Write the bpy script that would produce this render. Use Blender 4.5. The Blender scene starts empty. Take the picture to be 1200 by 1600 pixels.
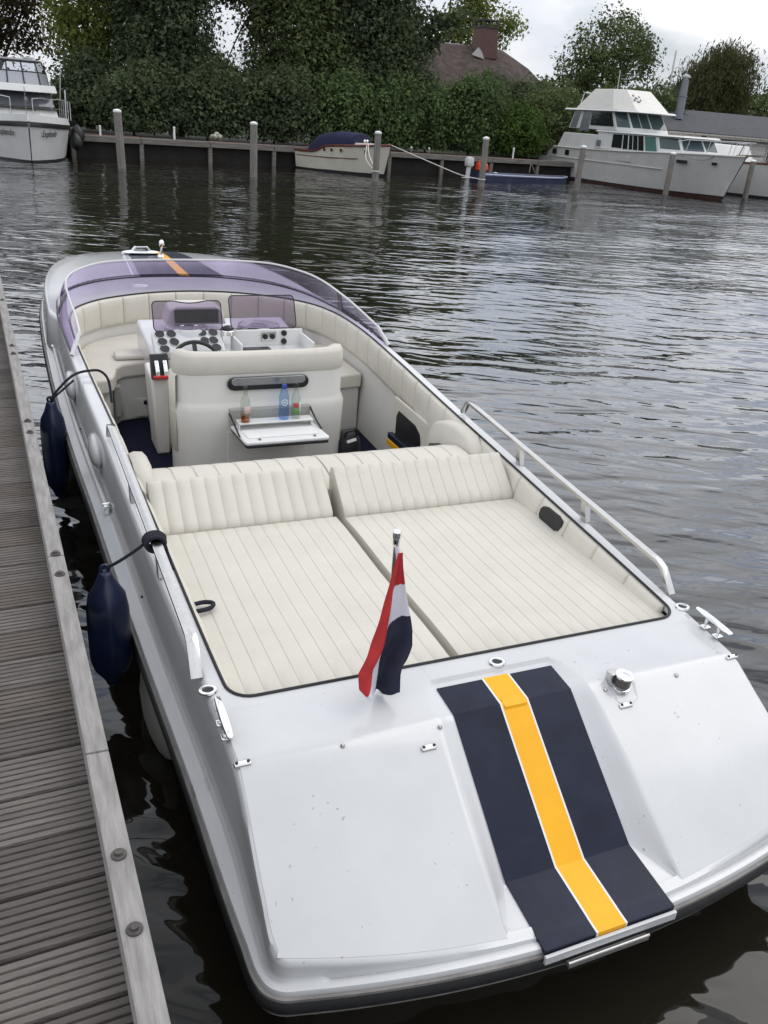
import bpy, bmesh, math, random
import numpy as np
from mathutils import Vector, Matrix
random.seed(7); RNG = np.random.default_rng(7)
R = math.radians
SC = bpy.context.scene
COL = SC.collection

# ------------------------------------------------------------------ camera, sky, sun, exposure
CAM_F, CAM_P, CAM_R, CAM_Y, CAM_H = 1322.56, R(25.0), R(4.45), R(24.48), 2.30
cd = bpy.data.cameras.new('camera'); co = bpy.data.objects.new('camera', cd); COL.objects.link(co)
cd.sensor_fit = 'VERTICAL'; cd.sensor_height = 36; cd.lens = CAM_F / 1600 * 36
cd.clip_start = 0.05; cd.clip_end = 2000
_F = Vector((math.sin(CAM_Y)*math.cos(CAM_P), math.cos(CAM_Y)*math.cos(CAM_P), -math.sin(CAM_P)))
_R0 = Vector((math.cos(CAM_Y), -math.sin(CAM_Y), 0)); _D0 = _F.cross(_R0)
_Rr = _R0*math.cos(CAM_R) - _D0*math.sin(CAM_R); _Dr = _R0*math.sin(CAM_R) + _D0*math.cos(CAM_R)
co.matrix_world = Matrix(((_Rr.x, -_Dr.x, -_F.x, 0), (_Rr.y, -_Dr.y, -_F.y, 0), (_Rr.z, -_Dr.z, -_F.z, CAM_H), (0, 0, 0, 1)))
SC.camera = co

SUN_EL, SUN_AZ = R(54), R(86)          # azimuth clockwise from +Y
W = bpy.data.worlds.new('World'); SC.world = W; W.use_nodes = True
nt = W.node_tree; nt.nodes.clear()
def wn(t, **k):
    n = nt.nodes.new(t)
    for a, b in k.items(): setattr(n, a, b)
    return n
sky = wn('ShaderNodeTexSky', sky_type='NISHITA', sun_disc=False, sun_elevation=SUN_EL, sun_rotation=SUN_AZ)
tc = wn('ShaderNodeTexCoord'); mp = wn('ShaderNodeMapping'); mp.inputs['Scale'].default_value = (1.0, 1.0, 2.6)
nz = wn('ShaderNodeTexNoise'); nz.inputs['Scale'].default_value = 2.6; nz.inputs['Detail'].default_value = 7; nz.inputs['Roughness'].default_value = .55
nz2 = wn('ShaderNodeTexNoise'); nz2.inputs['Scale'].default_value = 5.2; nz2.inputs['Detail'].default_value = 6
r1 = wn('ShaderNodeValToRGB'); r1.color_ramp.elements[0].position = .24; r1.color_ramp.elements[1].position = .45
r2 = wn('ShaderNodeValToRGB'); r2.color_ramp.elements[0].position = .30; r2.color_ramp.elements[1].position = .68
r2.color_ramp.elements[0].color = (8.0, 8.8, 10.2, 1); r2.color_ramp.elements[1].color = (13.2, 13.2, 13.3, 1)
mx = wn('ShaderNodeMix', data_type='RGBA'); bg = wn('ShaderNodeBackground'); wo = wn('ShaderNodeOutputWorld')
L = nt.links.new
L(tc.outputs['Generated'], mp.inputs['Vector']); L(mp.outputs[0], nz.inputs['Vector']); L(mp.outputs[0], nz2.inputs['Vector'])
L(nz.outputs['Fac'], r1.inputs[0]); L(nz2.outputs['Fac'], r2.inputs[0])
L(r1.outputs[0], mx.inputs['Factor']); L(sky.outputs[0], mx.inputs['A']); L(r2.outputs[0], mx.inputs['B'])
sx = wn('ShaderNodeSeparateXYZ'); L(tc.outputs['Generated'], sx.inputs[0])
mr = wn('ShaderNodeMapRange', interpolation_type='SMOOTHSTEP'); mr.inputs['From Min'].default_value = .03; mr.inputs['From Max'].default_value = .30; mr.inputs['To Min'].default_value = 1.08; mr.inputs['To Max'].default_value = 1.62
L(sx.outputs['Z'], mr.inputs['Value'])
vm = wn('ShaderNodeVectorMath', operation='SCALE'); L(mx.outputs['Result'], vm.inputs[0]); L(mr.outputs[0], vm.inputs['Scale'])
L(vm.outputs[0], bg.inputs['Color']); bg.inputs['Strength'].default_value = .1
L(bg.outputs[0], wo.inputs['Surface'])
sd = bpy.data.lights.new('sun', 'SUN'); sd.energy = 1.5; sd.angle = R(40); sd.color = (1, .96, .9)
so = bpy.data.objects.new('sun', sd); COL.objects.link(so)
sv = Vector((math.sin(SUN_AZ)*math.cos(SUN_EL), math.cos(SUN_AZ)*math.cos(SUN_EL), math.sin(SUN_EL)))
so.rotation_euler = sv.to_track_quat('Z', 'Y').to_euler(); so.location = (20, -10, 40)
SC.view_settings.view_transform = 'Standard'; SC.view_settings.look = 'None'
SC.view_settings.exposure = -0.5; SC.view_settings.gamma = 1.0; SC.view_settings.use_curve_mapping = False
try:
    SC.cycles.max_bounces = 8; SC.cycles.transparent_max_bounces = 12
    SC.cycles.caustics_reflective = False; SC.cycles.caustics_refractive = False
except Exception: pass

# ------------------------------------------------------------------ materials
MATS = {}
def mat(name, col, rough=.5, metal=0., var=.0, vscale=6., bump=0., bscale=40., stretch=(1, 1, 1), coat=0., col2=None, spec=.5, coord='Object', trans=0., ior=1.45, alpha=1.):
    if name in MATS: return MATS[name]
    m = bpy.data.materials.new(name); m.use_nodes = True; t = m.node_tree
    b = t.nodes['Principled BSDF']; k = t.links.new
    b.inputs['Base Color'].default_value = (*col, 1); b.inputs['Roughness'].default_value = rough
    b.inputs['Metallic'].default_value = metal; b.inputs['Coat Weight'].default_value = coat
    b.inputs['Coat Roughness'].default_value = .08; b.inputs['Specular IOR Level'].default_value = spec
    b.inputs['Transmission Weight'].default_value = trans; b.inputs['IOR'].default_value = ior
    if var or bump or col2:
        c = t.nodes.new('ShaderNodeTexCoord'); mpn = t.nodes.new('ShaderNodeMapping'); mpn.inputs['Scale'].default_value = stretch
        k(c.outputs[coord], mpn.inputs['Vector'])
    if var or col2:
        n = t.nodes.new('ShaderNodeTexNoise'); n.inputs['Scale'].default_value = vscale; n.inputs['Detail'].default_value = 8; n.inputs['Roughness'].default_value = .6
        k(mpn.outputs[0], n.inputs['Vector'])
        r = t.nodes.new('ShaderNodeValToRGB'); r.color_ramp.elements[0].position = .35; r.color_ramp.elements[1].position = .65
        c2 = col2 or tuple(max(0, v*(1-var)) for v in col)
        r.color_ramp.elements[0].color = (*c2, 1); r.color_ramp.elements[1].color = (*[min(1, v*(1+var*.4)) for v in col], 1)
        k(n.outputs['Fac'], r.inputs[0]); k(r.outputs[0], b.inputs['Base Color'])
    if bump:
        n = t.nodes.new('ShaderNodeTexNoise'); n.inputs['Scale'].default_value = bscale; n.inputs['Detail'].default_value = 6
        k(mpn.outputs[0], n.inputs['Vector'])
        bn = t.nodes.new('ShaderNodeBump'); bn.inputs['Strength'].default_value = min(1, bump); bn.inputs['Distance'].default_value = .01
        k(n.outputs['Fac'], bn.inputs['Height']); k(bn.outputs[0], b.inputs['Normal'])
    MATS[name] = m; return m
def glass_mat(name, tint, rough=.03, gloss=1.0, fior=1.45):
    if name in MATS: return MATS[name]
    m = bpy.data.materials.new(name); m.use_nodes = True; t = m.node_tree; t.nodes.clear(); k = t.links.new
    o = t.nodes.new('ShaderNodeOutputMaterial'); tr = t.nodes.new('ShaderNodeBsdfTransparent'); gl = t.nodes.new('ShaderNodeBsdfGlossy')
    fr = t.nodes.new('ShaderNodeFresnel'); fr.inputs['IOR'].default_value = fior; mxs = t.nodes.new('ShaderNodeMixShader')
    tr.inputs['Color'].default_value = (*tint, 1); gl.inputs['Roughness'].default_value = rough; gl.inputs['Color'].default_value = (gloss, gloss, gloss, 1)
    ge = t.nodes.new('ShaderNodeNewGeometry'); sb = t.nodes.new('ShaderNodeMath'); sb.operation = 'SUBTRACT'; sb.inputs[0].default_value = 1
    k(ge.outputs['Backfacing'], sb.inputs[1]); mu = t.nodes.new('ShaderNodeMath'); mu.operation = 'MULTIPLY'; k(fr.outputs[0], mu.inputs[0]); k(sb.outputs[0], mu.inputs[1])
    k(mu.outputs[0], mxs.inputs[0]); k(tr.outputs[0], mxs.inputs[1]); k(gl.outputs[0], mxs.inputs[2]); k(mxs.outputs[0], o.inputs['Surface'])
    MATS[name] = m; return m

GEL = mat('gelcoat_white', (.545, .549, .556), .15, var=.05, vscale=3.5, bump=.02, bscale=2.5, coat=.3)
def specks(m, scale, lo, hi, dark):
    t = m.node_tree; b = t.nodes['Principled BSDF']; src = b.inputs['Base Color'].links[0].from_socket; k = t.links.new
    c = t.nodes.new('ShaderNodeTexCoord'); n = t.nodes.new('ShaderNodeTexNoise'); n.inputs['Scale'].default_value = scale; n.inputs['Detail'].default_value = 1.5; k(c.outputs['Object'], n.inputs['Vector'])
    n2 = t.nodes.new('ShaderNodeTexNoise'); n2.inputs['Scale'].default_value = scale*.07; k(c.outputs['Object'], n2.inputs['Vector'])
    ad = t.nodes.new('ShaderNodeMath'); ad.operation = 'MULTIPLY_ADD'; ad.inputs[1].default_value = .35; k(n2.outputs['Fac'], ad.inputs[0]); k(n.outputs['Fac'], ad.inputs[2])
    r = t.nodes.new('ShaderNodeMapRange'); r.inputs['From Min'].default_value = lo; r.inputs['From Max'].default_value = hi; r.inputs['To Max'].default_value = dark; k(ad.outputs[0], r.inputs['Value'])
    mx_ = t.nodes.new('ShaderNodeMix'); mx_.data_type = 'RGBA'; mx_.inputs['B'].default_value = (.10, .10, .095, 1); k(r.outputs[0], mx_.inputs['Factor']); k(src, mx_.inputs['A']); k(mx_.outputs['Result'], b.inputs['Base Color'])
specks(GEL, 70, .935, .98, .45)
GEL2 = mat('gelcoat_cabin', (.64, .625, .585), .35, var=.04, vscale=3)
VINYL = mat('cream_vinyl', (.565, .535, .472), .55, var=.05, vscale=5, bump=.12, bscale=60, spec=.35)
VINYL2 = mat('cream_vinyl_b', (.60, .57, .495), .5, var=.06, vscale=4, bump=.15, bscale=40, spec=.35)  # slightly paler cream vinyl for bolsters and side pads
NAVY = mat('navy_gloss', (.014, .017, .034), .34, var=.25, vscale=9, bump=.02, bscale=30, spec=.2)
YEL = mat('yellow_paint', (.80, .39, .012), .38, var=.05, vscale=6, spec=.3)
CHROME = mat('chrome', (.80, .80, .80), .08, 1.)
STEEL = mat('steel', (.58, .57, .56), .22, 1., var=.06, vscale=30)
BLK = mat('black_rubber', (.012, .012, .013), .45, var=.3, vscale=20)
GREYR = mat('grey_rubber', (.20, .19, .18), .5, var=.3, vscale=15)
BLKP = mat('black_plastic', (.014, .014, .016), .3)
CARPET = mat('navy_carpet', (.018, .019, .040), .95, var=.4, vscale=60, bump=.6, bscale=300, spec=.1)
WHITEP = mat('white_plastic', (.70, .70, .69), .35, var=.03)
RED = mat('red_plastic', (.45, .02, .02), .35)
NAVYV = mat('navy_fender_vinyl', (.012, .020, .055), .28, var=.25, vscale=8, bump=.1, bscale=30)
ROPE = mat('navy_rope', (.012, .013, .024), .8, bump=.8, bscale=250)
ROPEW = mat('white_rope', (.62, .60, .56), .8, bump=.6, bscale=120)
PURPLE = glass_mat('purple_acrylic', (.86, .805, .935), fior=1.3)
SMOKE = glass_mat('smoked_acrylic', (.70, .65, .74), fior=1.4)
CLEARG = glass_mat('clear_glass', (.84, .87, .84), fior=1.6)
BLUEG = glass_mat('blue_bottle_plastic', (.66, .78, .96), .1)
BLUELID = mat('blue_lid', (.02, .06, .30), .35)
AMBER = glass_mat('amber_drink', (.80, .42, .06), .05)
WOODG = None

# ------------------------------------------------------------------ mesh builder
BASE = {}
class MB:
    def __init__(s, off=(0, 0, 0)):
        s.v = []; s.f = []; s.m = []; s.off = Vector(off)
    def add(s, vs, fs, mi=0):
        b = len(s.v); o = s.off
        s.v += [(p[0]+o.x, p[1]+o.y, p[2]+o.z) for p in vs]
        s.f += [tuple(i+b for i in f) for f in fs]; s.m += [mi]*len(fs); return s
    def box(s, x0, x1, y0, y1, z0, z1, mi=0):
        v = [(x0, y0, z0), (x1, y0, z0), (x1, y1, z0), (x0, y1, z0), (x0, y0, z1), (x1, y0, z1), (x1, y1, z1), (x0, y1, z1)]
        return s.add(v, [(0, 3, 2, 1), (4, 5, 6, 7), (0, 1, 5, 4), (1, 2, 6, 5), (2, 3, 7, 6), (3, 0, 4, 7)], mi)
    def hexa(s, bot, top, mi=0):           # prism between two equal polygons
        n = len(bot)
        return s.add(list(bot)+list(top), [tuple(range(n-1, -1, -1)), tuple(range(n, 2*n))]+[(i, (i+1) % n, n+(i+1) % n, n+i) for i in range(n)], mi)
    def loft(s, rings, closed=False, cap=False, mi=0):
        n = len(rings[0]); vs = [p for r in rings for p in r]; fs = []
        for i in range(len(rings)-1):
            for j in range(n if closed else n-1):
                k = (j+1) % n; fs.append((i*n+j, i*n+k, (i+1)*n+k, (i+1)*n+j))
        if cap: fs += [tuple(range(n-1, -1, -1)), tuple((len(rings)-1)*n+j for j in range(n))]
        return s.add(vs, fs, mi)
    def tube(s, pts, r, n=8, closed=False, mi=0):
        P = [Vector(p) for p in pts]; m = len(P); rings = []
        rad = r if hasattr(r, '__len__') else [r]*m
        up = None
        for i in range(m):
            a = P[(i-1) % m] if (closed or i > 0) else P[i]; b = P[(i+1) % m] if (closed or i < m-1) else P[i]
            t = (b-a).normalized()
            if up is None: up = t.orthogonal().normalized()
            up = (up - t*up.dot(t))
            up = up.normalized() if up.length > 1e-6 else t.orthogonal().normalized()
            sd = t.cross(up)
            rings.append([tuple(P[i]+(up*math.cos(q)+sd*math.sin(q))*rad[i]) for q in [2*math.pi*j/n for j in range(n)]])
        if closed: rings.append(rings[0])
        return s.loft(rings, True, not closed, mi)
    def bar(s, pts, w, h, up=(0, 0, 1), mi=0):   # rectangular section swept along pts; w across, h along up
        P = [Vector(p) for p in pts]; U = Vector(up); rings = []
        for i in range(len(P)):
            a = P[max(i-1, 0)]; b = P[min(i+1, len(P)-1)]; t = (b-a).normalized(); sd = t.cross(U).normalized(); u2 = sd.cross(t)
            rings.append([tuple(P[i]+sd*x*w/2+u2*y*h/2) for x, y in ((-1, -1), (1, -1), (1, 1), (-1, 1))])
        return s.loft(rings, True, True, mi)
    def lathe(s, prof, c=(0, 0, 0), n=16, axis=(0, 0, 1), mi=0):
        A = Vector(axis).normalized(); u = A.orthogonal().normalized(); w = A.cross(u); c = Vector(c)
        rings = [[tuple(c+A*z+(u*math.cos(q)+w*math.sin(q))*r) for q in [2*math.pi*j/n for j in range(n)]] for r, z in prof]
        return s.loft(rings, True, True, mi)
    def ell(s, c, r, nu=12, nv=8, mi=0):
        prof = [(max(1e-4, math.sin(math.pi*i/nv)), -math.cos(math.pi*i/nv)) for i in range(nv+1)]
        rings = [[(c[0]+r[0]*a*math.cos(2*math.pi*j/nu), c[1]+r[1]*a*math.sin(2*math.pi*j/nu), c[2]+r[2]*z) for j in range(nu)] for a, z in prof]
        return s.loft(rings, True, False, mi)
    def build(s, name, mats, parent=None, smooth=35, bevel=0, seg=2, label=None, solid=0, base=None):
        me = bpy.data.meshes.new(name)
        b = BASE[parent] if parent is not None else (Vector(base) if base is not None else Vector((0, 0, 0)))
        me.from_pydata([(p[0]-b.x, p[1]-b.y, p[2]-b.z) for p in s.v], [], s.f)
        for m in (mats if isinstance(mats, (list, tuple)) else [mats]): me.materials.append(m)
        me.polygons.foreach_set('material_index', s.m)
        bm = bmesh.new(); bm.from_mesh(me); bmesh.ops.recalc_face_normals(bm, faces=bm.faces); bm.to_mesh(me); bm.free()
        if smooth:
            me.polygons.foreach_set('use_smooth', [True]*len(me.polygons)); me.set_sharp_from_angle(angle=R(smooth))
        o = bpy.data.objects.new(name, me); COL.objects.link(o); BASE[o] = b
        if parent is not None: o.parent = parent
        else: o.location = b
        if solid:
            q = o.modifiers.new('solid', 'SOLIDIFY'); q.thickness = solid; q.offset = 0
        if bevel:
            q = o.modifiers.new('bevel', 'BEVEL'); q.width = bevel; q.segments = seg; q.limit_method = 'ANGLE'; q.angle_limit = R(40)
        if label: o['label'] = label
        return o
def tag(o, label=None, cat=None, group=None, kind=None):
    if label: o['label'] = label
    if cat: o['category'] = cat
    if group: o['group'] = group
    if kind: o['kind'] = kind
    return o
def thing(name, loc, label, cat, group=None):
    o = bpy.data.objects.new(name, None); COL.objects.link(o); o.location = loc; o.empty_display_size = .2
    BASE[o] = Vector(loc); return tag(o, label, cat, group)
def copy_tree(o, parent=None):
    c = o.copy(); COL.objects.link(c); c.parent = parent
    for ch in list(o.children): copy_tree(ch, c)
    return c
def sstep(a, b, x): t = np.clip((x-a)/(b-a), 0, 1); return t*t*(3-2*t)
def spline(xs, ys):
    xs = np.array(xs, float); ys = np.array(ys, float); d = np.gradient(ys, xs)
    def f(x):
        x = np.clip(x, xs[0], xs[-1]); i = np.clip(np.searchsorted(xs, x, side='right')-1, 0, len(xs)-2)
        h = xs[i+1]-xs[i]; t = (x-xs[i])/h
        return (1+2*t)*(1-t)**2*ys[i]+t*(1-t)**2*h*d[i]+t*t*(3-2*t)*ys[i+1]+t*t*(t-1)*h*d[i+1]
    return f
def catmull(pts, n=8, closed=False):
    P = [Vector(p) for p in pts]; out = []; m = len(P)
    for i in range(m if closed else m-1):
        if closed: a, b, c, d = P[(i-1) % m], P[i], P[(i+1) % m], P[(i+2) % m]
        else: a, b, c, d = P[max(i-1, 0)], P[i], P[i+1], P[min(i+2, m-1)]
        for k in range(n):
            t = k/n
            out.append(tuple(.5*((2*b)+(c-a)*t+(2*a-5*b+4*c-d)*t*t+(3*b-a-3*c+d)*t**3)))
    if not closed: out.append(tuple(P[-1]))
    return out
def resample(P, n):
    P = np.array(P, float); s = np.concatenate([[0], np.cumsum(np.linalg.norm(np.diff(P, axis=0), axis=1))]); t = np.linspace(0, s[-1], n)
    return np.stack([np.interp(t, s, P[:, k]) for k in range(P.shape[1])], 1)

# ------------------------------------------------------------------ water, ground
def water_mat():
    m = bpy.data.materials.new('water'); m.use_nodes = True; t = m.node_tree; t.nodes.clear(); k = t.links.new
    o = t.nodes.new('ShaderNodeOutputMaterial'); df = t.nodes.new('ShaderNodeBsdfDiffuse'); df.inputs['Color'].default_value = (.014, .012, .008, 1)
    gl = t.nodes.new('ShaderNodeBsdfGlossy'); gl.inputs['Roughness'].default_value = .03; gl.inputs['Color'].default_value = (.97, .98, 1, 1)
    lw = t.nodes.new('ShaderNodeLayerWeight'); lw.inputs['Blend'].default_value = .5
    c = t.nodes.new('ShaderNodeTexCoord'); acc = None
    for rot, sc, sx, w, det in ((R(-20), 2.2, (.5, 1.35, 1), 1.0, 1), (R(-38), 4.8, (.45, 1.3, 1), .36, 1), (R(-5), 10., (.5, 1.3, 1), .06, 1), (R(10), .40, (.7, 1.2, 1), 2.4, 0)):
        mpn = t.nodes.new('ShaderNodeMapping'); mpn.inputs['Scale'].default_value = sx
        pre = t.nodes.new('ShaderNodeVectorRotate'); pre.rotation_type = 'Z_AXIS'; pre.inputs['Angle'].default_value = -rot
        n = t.nodes.new('ShaderNodeTexNoise'); n.inputs['Scale'].default_value = sc; n.inputs['Detail'].default_value = det; n.inputs['Roughness'].default_value = .4; n.inputs['Distortion'].default_value = .4
        k(c.outputs['Object'], pre.inputs['Vector']); k(pre.outputs[0], mpn.inputs['Vector']); k(mpn.outputs[0], n.inputs['Vector'])
        mu = t.nodes.new('ShaderNodeMath'); mu.operation = 'MULTIPLY'; mu.inputs[1].default_value = w; k(n.outputs['Fac'], mu.inputs[0])
        if acc is None: acc = mu
        else:
            ad = t.nodes.new('ShaderNodeMath'); ad.operation = 'ADD'; k(acc.outputs[0], ad.inputs[0]); k(mu.outputs[0], ad.inputs[1]); acc = ad
    pat = t.nodes.new('ShaderNodeTexNoise'); pat.inputs['Scale'].default_value = .16; pat.inputs['Detail'].default_value = 2; k(c.outputs['Object'], pat.inputs['Vector'])   # ruffled and calm patches
    pm = t.nodes.new('ShaderNodeMapRange'); pm.inputs['From Min'].default_value = .35; pm.inputs['From Max'].default_value = .65; pm.inputs['To Min'].default_value = .6; pm.inputs['To Max'].default_value = 1.2; k(pat.outputs['Fac'], pm.inputs['Value'])
    mm = t.nodes.new('ShaderNodeMath'); mm.operation = 'MULTIPLY'; k(acc.outputs[0], mm.inputs[0]); k(pm.outputs[0], mm.inputs[1])
    bn = t.nodes.new('ShaderNodeBump'); bn.inputs['Strength'].default_value = 1; bn.inputs['Distance'].default_value = .044
    k(mm.outputs[0], bn.inputs['Height'])
    for q_ in (gl, df, lw): k(bn.outputs[0], q_.inputs['Normal'])
    pw = t.nodes.new('ShaderNodeMath'); pw.operation = 'POWER'; pw.inputs[1].default_value = 3.1; k(lw.outputs['Facing'], pw.inputs[0])
    ma = t.nodes.new('ShaderNodeMath'); ma.operation = 'MULTIPLY_ADD'; ma.inputs[1].default_value = .975; ma.inputs[2].default_value = .016; k(pw.outputs[0], ma.inputs[0])
    ms = t.nodes.new('ShaderNodeMixShader'); k(ma.outputs[0], ms.inputs[0]); k(df.outputs[0], ms.inputs[1]); k(gl.outputs[0], ms.inputs[2]); k(ms.outputs[0], o.inputs['Surface']); return m
w = MB(); w.add([(-120, -60, 0), (200, -60, 0), (200, 90, 0), (-120, 90, 0)], [(0, 1, 2, 3)])
tag(w.build('water', water_mat(), smooth=0), kind='structure')
GROUND = mat('ground_soil', (.06, .055, .03), .9, col2=(.035, .05, .018), vscale=1.5, bump=.5, bscale=8)
g = MB(); g.add([(-400, 39.5, .72), (2.4, 39.5, .72), (2.6, 37.75, .80), (28, 39.95, .74), (90, 41.2, .74), (400, 41.2, .74), (400, 500, .8), (-400, 500, .8)], [(0, 1, 2, 3, 4, 5, 6, 7)])
g.add([(-400, 39.5, .72), (2.4, 39.5, .72), (2.6, 37.75, .80), (28, 39.95, .74), (90, 41.2, .74), (400, 41.2, .74), (400, 41.2, -.5), (90, 41.2, -.5), (28, 39.95, -.5), (2.6, 37.75, -.5), (2.4, 39.5, -.5), (-400, 39.5, -.5)], [(0, 1, 10, 11), (1, 2, 9, 10), (2, 3, 8, 9), (3, 4, 7, 8), (4, 5, 6, 7)])
tag(g.build('ground', GROUND, smooth=0), kind='structure')

# ------------------------------------------------------------------ jetty in front, left
def plank_mat(name, a, b):
    m = mat(name, a, .8, col2=b, vscale=9, bump=.5, bscale=60, stretch=(.6, 5, 3), spec=.25); return m
PL1 = plank_mat('grey_plank', (.165, .146, .134), (.105, .092, .085)); PL2 = plank_mat('grey_plank_b', (.120, .105, .096), (.078, .068, .062))
PL3 = plank_mat('brown_plank', (.142, .121, .106), (.09, .077, .068)); KERBM = mat('weathered_timber', (.31, .295, .285), .8, col2=(.20, .19, .18), vscale=14, bump=.4, bscale=70, stretch=(4, .5, 3), spec=.25)
JA = R(1.72)                                           # the jetty veers a little to the left going away
JO = Vector((.112, 1.0, .74))
def jp(u, v, z): return (JO.x-math.sin(JA)*v+math.cos(JA)*u, JO.y+math.cos(JA)*v+math.sin(JA)*u, JO.z+z)
jet = thing('jetty', (-.6, 4, .74), 'weathered grey timber jetty with grooved planks and a raised edge rail', 'jetty')
plank_me = {}
for i in range(-9, 108):
    w = MB(); v0 = i*.151+.018*0; g0 = .0035; nr = 7; prof = []
    pw = .151-2*g0
    for k in range(nr):                                # anti-slip ridges running along the board
        a = k/nr; prof += [(a*pw+.0018, -.0065), (a*pw+.0034, 0), ((a+1/nr)*pw-.0034, 0), ((a+1/nr)*pw-.0018, -.0065)]
    prof = [(0, -.028)]+prof+[(pw, -.028)]
    dzp = random.uniform(-.002, .002); tl = random.uniform(-.002, .002)
    rings = [[jp(u, v0+g0+p, z+dzp+tl*(0 if u > -1 else 1)) for p, z in prof] for u in (-.004+random.uniform(-.004, .002), -2.6)]
    w.loft(rings, False, False); n = len(prof)
    w.add([*rings[0]], [tuple(range(n))]); 
    w.build('plank', random.choice([PL1, PL1, PL2, PL3]), jet, smooth=0)
w = MB()
lens = [(-1.4, .74), (.745, 1.80), (1.805, 3.225), (3.23, 4.62), (4.625, 6.5), (6.505, 9.5), (9.505, 14.9)]
for a, b in lens:
    w = MB(); q = [(u, z) for u, z in ((-.046, .002), (.008, .002), (.008, .098), (-.046, .1))]
    w.hexa([jp(u, a, z) for u, z in q], [jp(u, b, z) for u, z in q]); w.build('edge_rail', KERBM, jet, smooth=0, bevel=.004)
w = MB(); q = [(u, z) for u, z in ((-.05, -.25), (-.006, -.25), (-.006, -.03), (-.05, -.03))]
w.hexa([jp(u, -1.4, z) for u, z in q], [jp(u, 15, z) for u, z in q]); w.build('fascia_beam', PL2, jet, smooth=0, bevel=.004)
for v in (.2, .395, 1.66, 1.81-.0, 3.07, 3.235, 4.49, 4.68, 6.05):
    w = MB(); c = jp(-.019, v+.004, .1)
    w.lathe([(.0165, -.001), (.0165, .003), (.0155, .0045), (.0085, .005), (.0085, .011), (.007, .012)], c, 14); w.build('bolt', mat('bolt_steel', (.085, .078, .072), .6, .2, var=.4, vscale=60), jet, smooth=30)
for v in (.6, 3.6, 6.6, 9.6, 12.6):
    w = MB(); c = jp(-.2, v, 0); w.lathe([(.11, -1.8), (.11, -.05)], c, 12); w.build('support_pile', PL2, jet)

# ------------------------------------------------------------------ the speedboat
BX = 1.35; OFF = (BX, 0, 0)
bt = thing('speedboat', (BX, 5.0, 0), 'white open speedboat with cream cushions and navy-yellow stern stripe, moored beside the jetty', 'boat')
hwr = spline([1.3, 1.41, 1.6, 2.1, 2.7, 3.05, 3.6, 4.14, 4.56, 5.06, 5.7, 6.4, 7.06, 7.8, 8.25, 8.7, 9.15, 9.45, 9.65, 9.76], [.958, .962, .975, .996, 1.032, 1.052, 1.08, 1.105, 1.128, 1.150, 1.168, 1.177, 1.174, 1.150, 1.108, 1.025, .85, .62, .36, .0])
zf = lambda y: .30+.05*(np.minimum(y, 8.0)-1.38)+.02*np.maximum(0, y-8.0)
def dz(x, y):                                             # deck height outside the opening
    x = np.asarray(x, float); y = np.asarray(y, float)
    a = .646+.055*(y-2.08); b = .862-.07*np.clip((y-8.7)/1.06, 0, 1)**2
    k = 60; s = -np.log(np.exp(-k*a)+np.exp(-k*b))/k
    s = s-.035*sstep(5.8, 7.4, y)*(x/1.1)**2
    p = .325+.60*(y-1.31); k = 140
    return -np.log(np.exp(-k*s)+np.exp(-k*p))/k
# outline, port bow -> stern -> starboard bow (boat plan)
ys = np.concatenate([np.linspace(9.76, 9.3, 14), np.linspace(9.25, 1.5, 156)])
port = [(-float(hwr(y)), y) for y in ys]
corner = [(-.967, 1.47), (-.963, 1.42), (-.948, 1.374), (-.914, 1.344), (-.86, 1.329)]
st = [(x, 1.225+.14*x*x) for x in np.linspace(-.78, .78, 33)]
corner = [tuple(p[:2]) for p in catmull([(a, b, 0) for a, b in [port[-1]]+corner+[st[0]]], 4)][1:-1]
half = port+corner
PATH = np.array(half+st+[(-a, b) for a, b in reversed(half)])
def normals(P):
    t = np.gradient(P, axis=0); t /= np.linalg.norm(t, axis=1)[:, None]+1e-9
    return np.stack([-t[:, 1], t[:, 0]], 1)
NRM = normals(PATH)
NRM[0] = (0, -1); NRM[-1] = (0, -1)
hwi = spline([2.0, 2.1, 2.5, 3.1, 3.7, 4.25, 5.2, 5.8, 6.2], [.868, .870, .885, .906, .930, .950, .995, 1.015, 1.012])
front = catmull([(-1.012, 6.2, 0), (-.995, 6.45, 0), (-.93, 6.74, 0), (-.77, 6.97, 0), (-.55, 7.11, 0), (-.3, 7.20, 0), (0, 7.235, 0), (.3, 7.20, 0), (.55, 7.11, 0), (.77, 6.97, 0), (.93, 6.74, 0), (.995, 6.45, 0), (1.012, 6.2, 0)], 8)
FRONT = np.array(front)[:, :2]
def ring_pts(i):
    x, y = PATH[i]; n = NRM[i]; b = float(sstep(6.35, 6.75, y)); F = float(zf(y))
    a_ = float(sstep(1.36, 1.85, y)); fl = (.022+.028*a_+.016*float(sstep(2, 4, y)))*(1-b)+.012*b; wt = (.040+.032*a_+.028*float(sstep(1.9, 5.2, y)))*(1-b)+.05*b
    at = lambda d: (x+n[0]*d, y+n[1]*d)
    zt = float(dz(*at(wt+.008))); h = zt-F
    f1 = F+.002; z4 = f1+(min(.016, .22*h) if h > .06 else -.004)*(1-b)+h*.35*b; z5 = zt-min(.034, .32*max(h, 0)+.002)
    d4 = fl+min(.011, .45*(wt-fl)); d5 = wt-min(.012, .40*(wt-fl))
    R_ = [(.006, F-.035), (0, F-.012), (.005, F-.001), (fl-.006, f1), (fl+.002, f1+(.003 if h > .06 else -.001)), (d4, z4), (d5, z5), (wt-.002, zt-.007), (wt+.010, zt)]
    return [(*at(d), z) for d, z in R_], wt
deck = MB(OFF)
N = len(PATH); ir = [i for i in range(N)]
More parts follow.
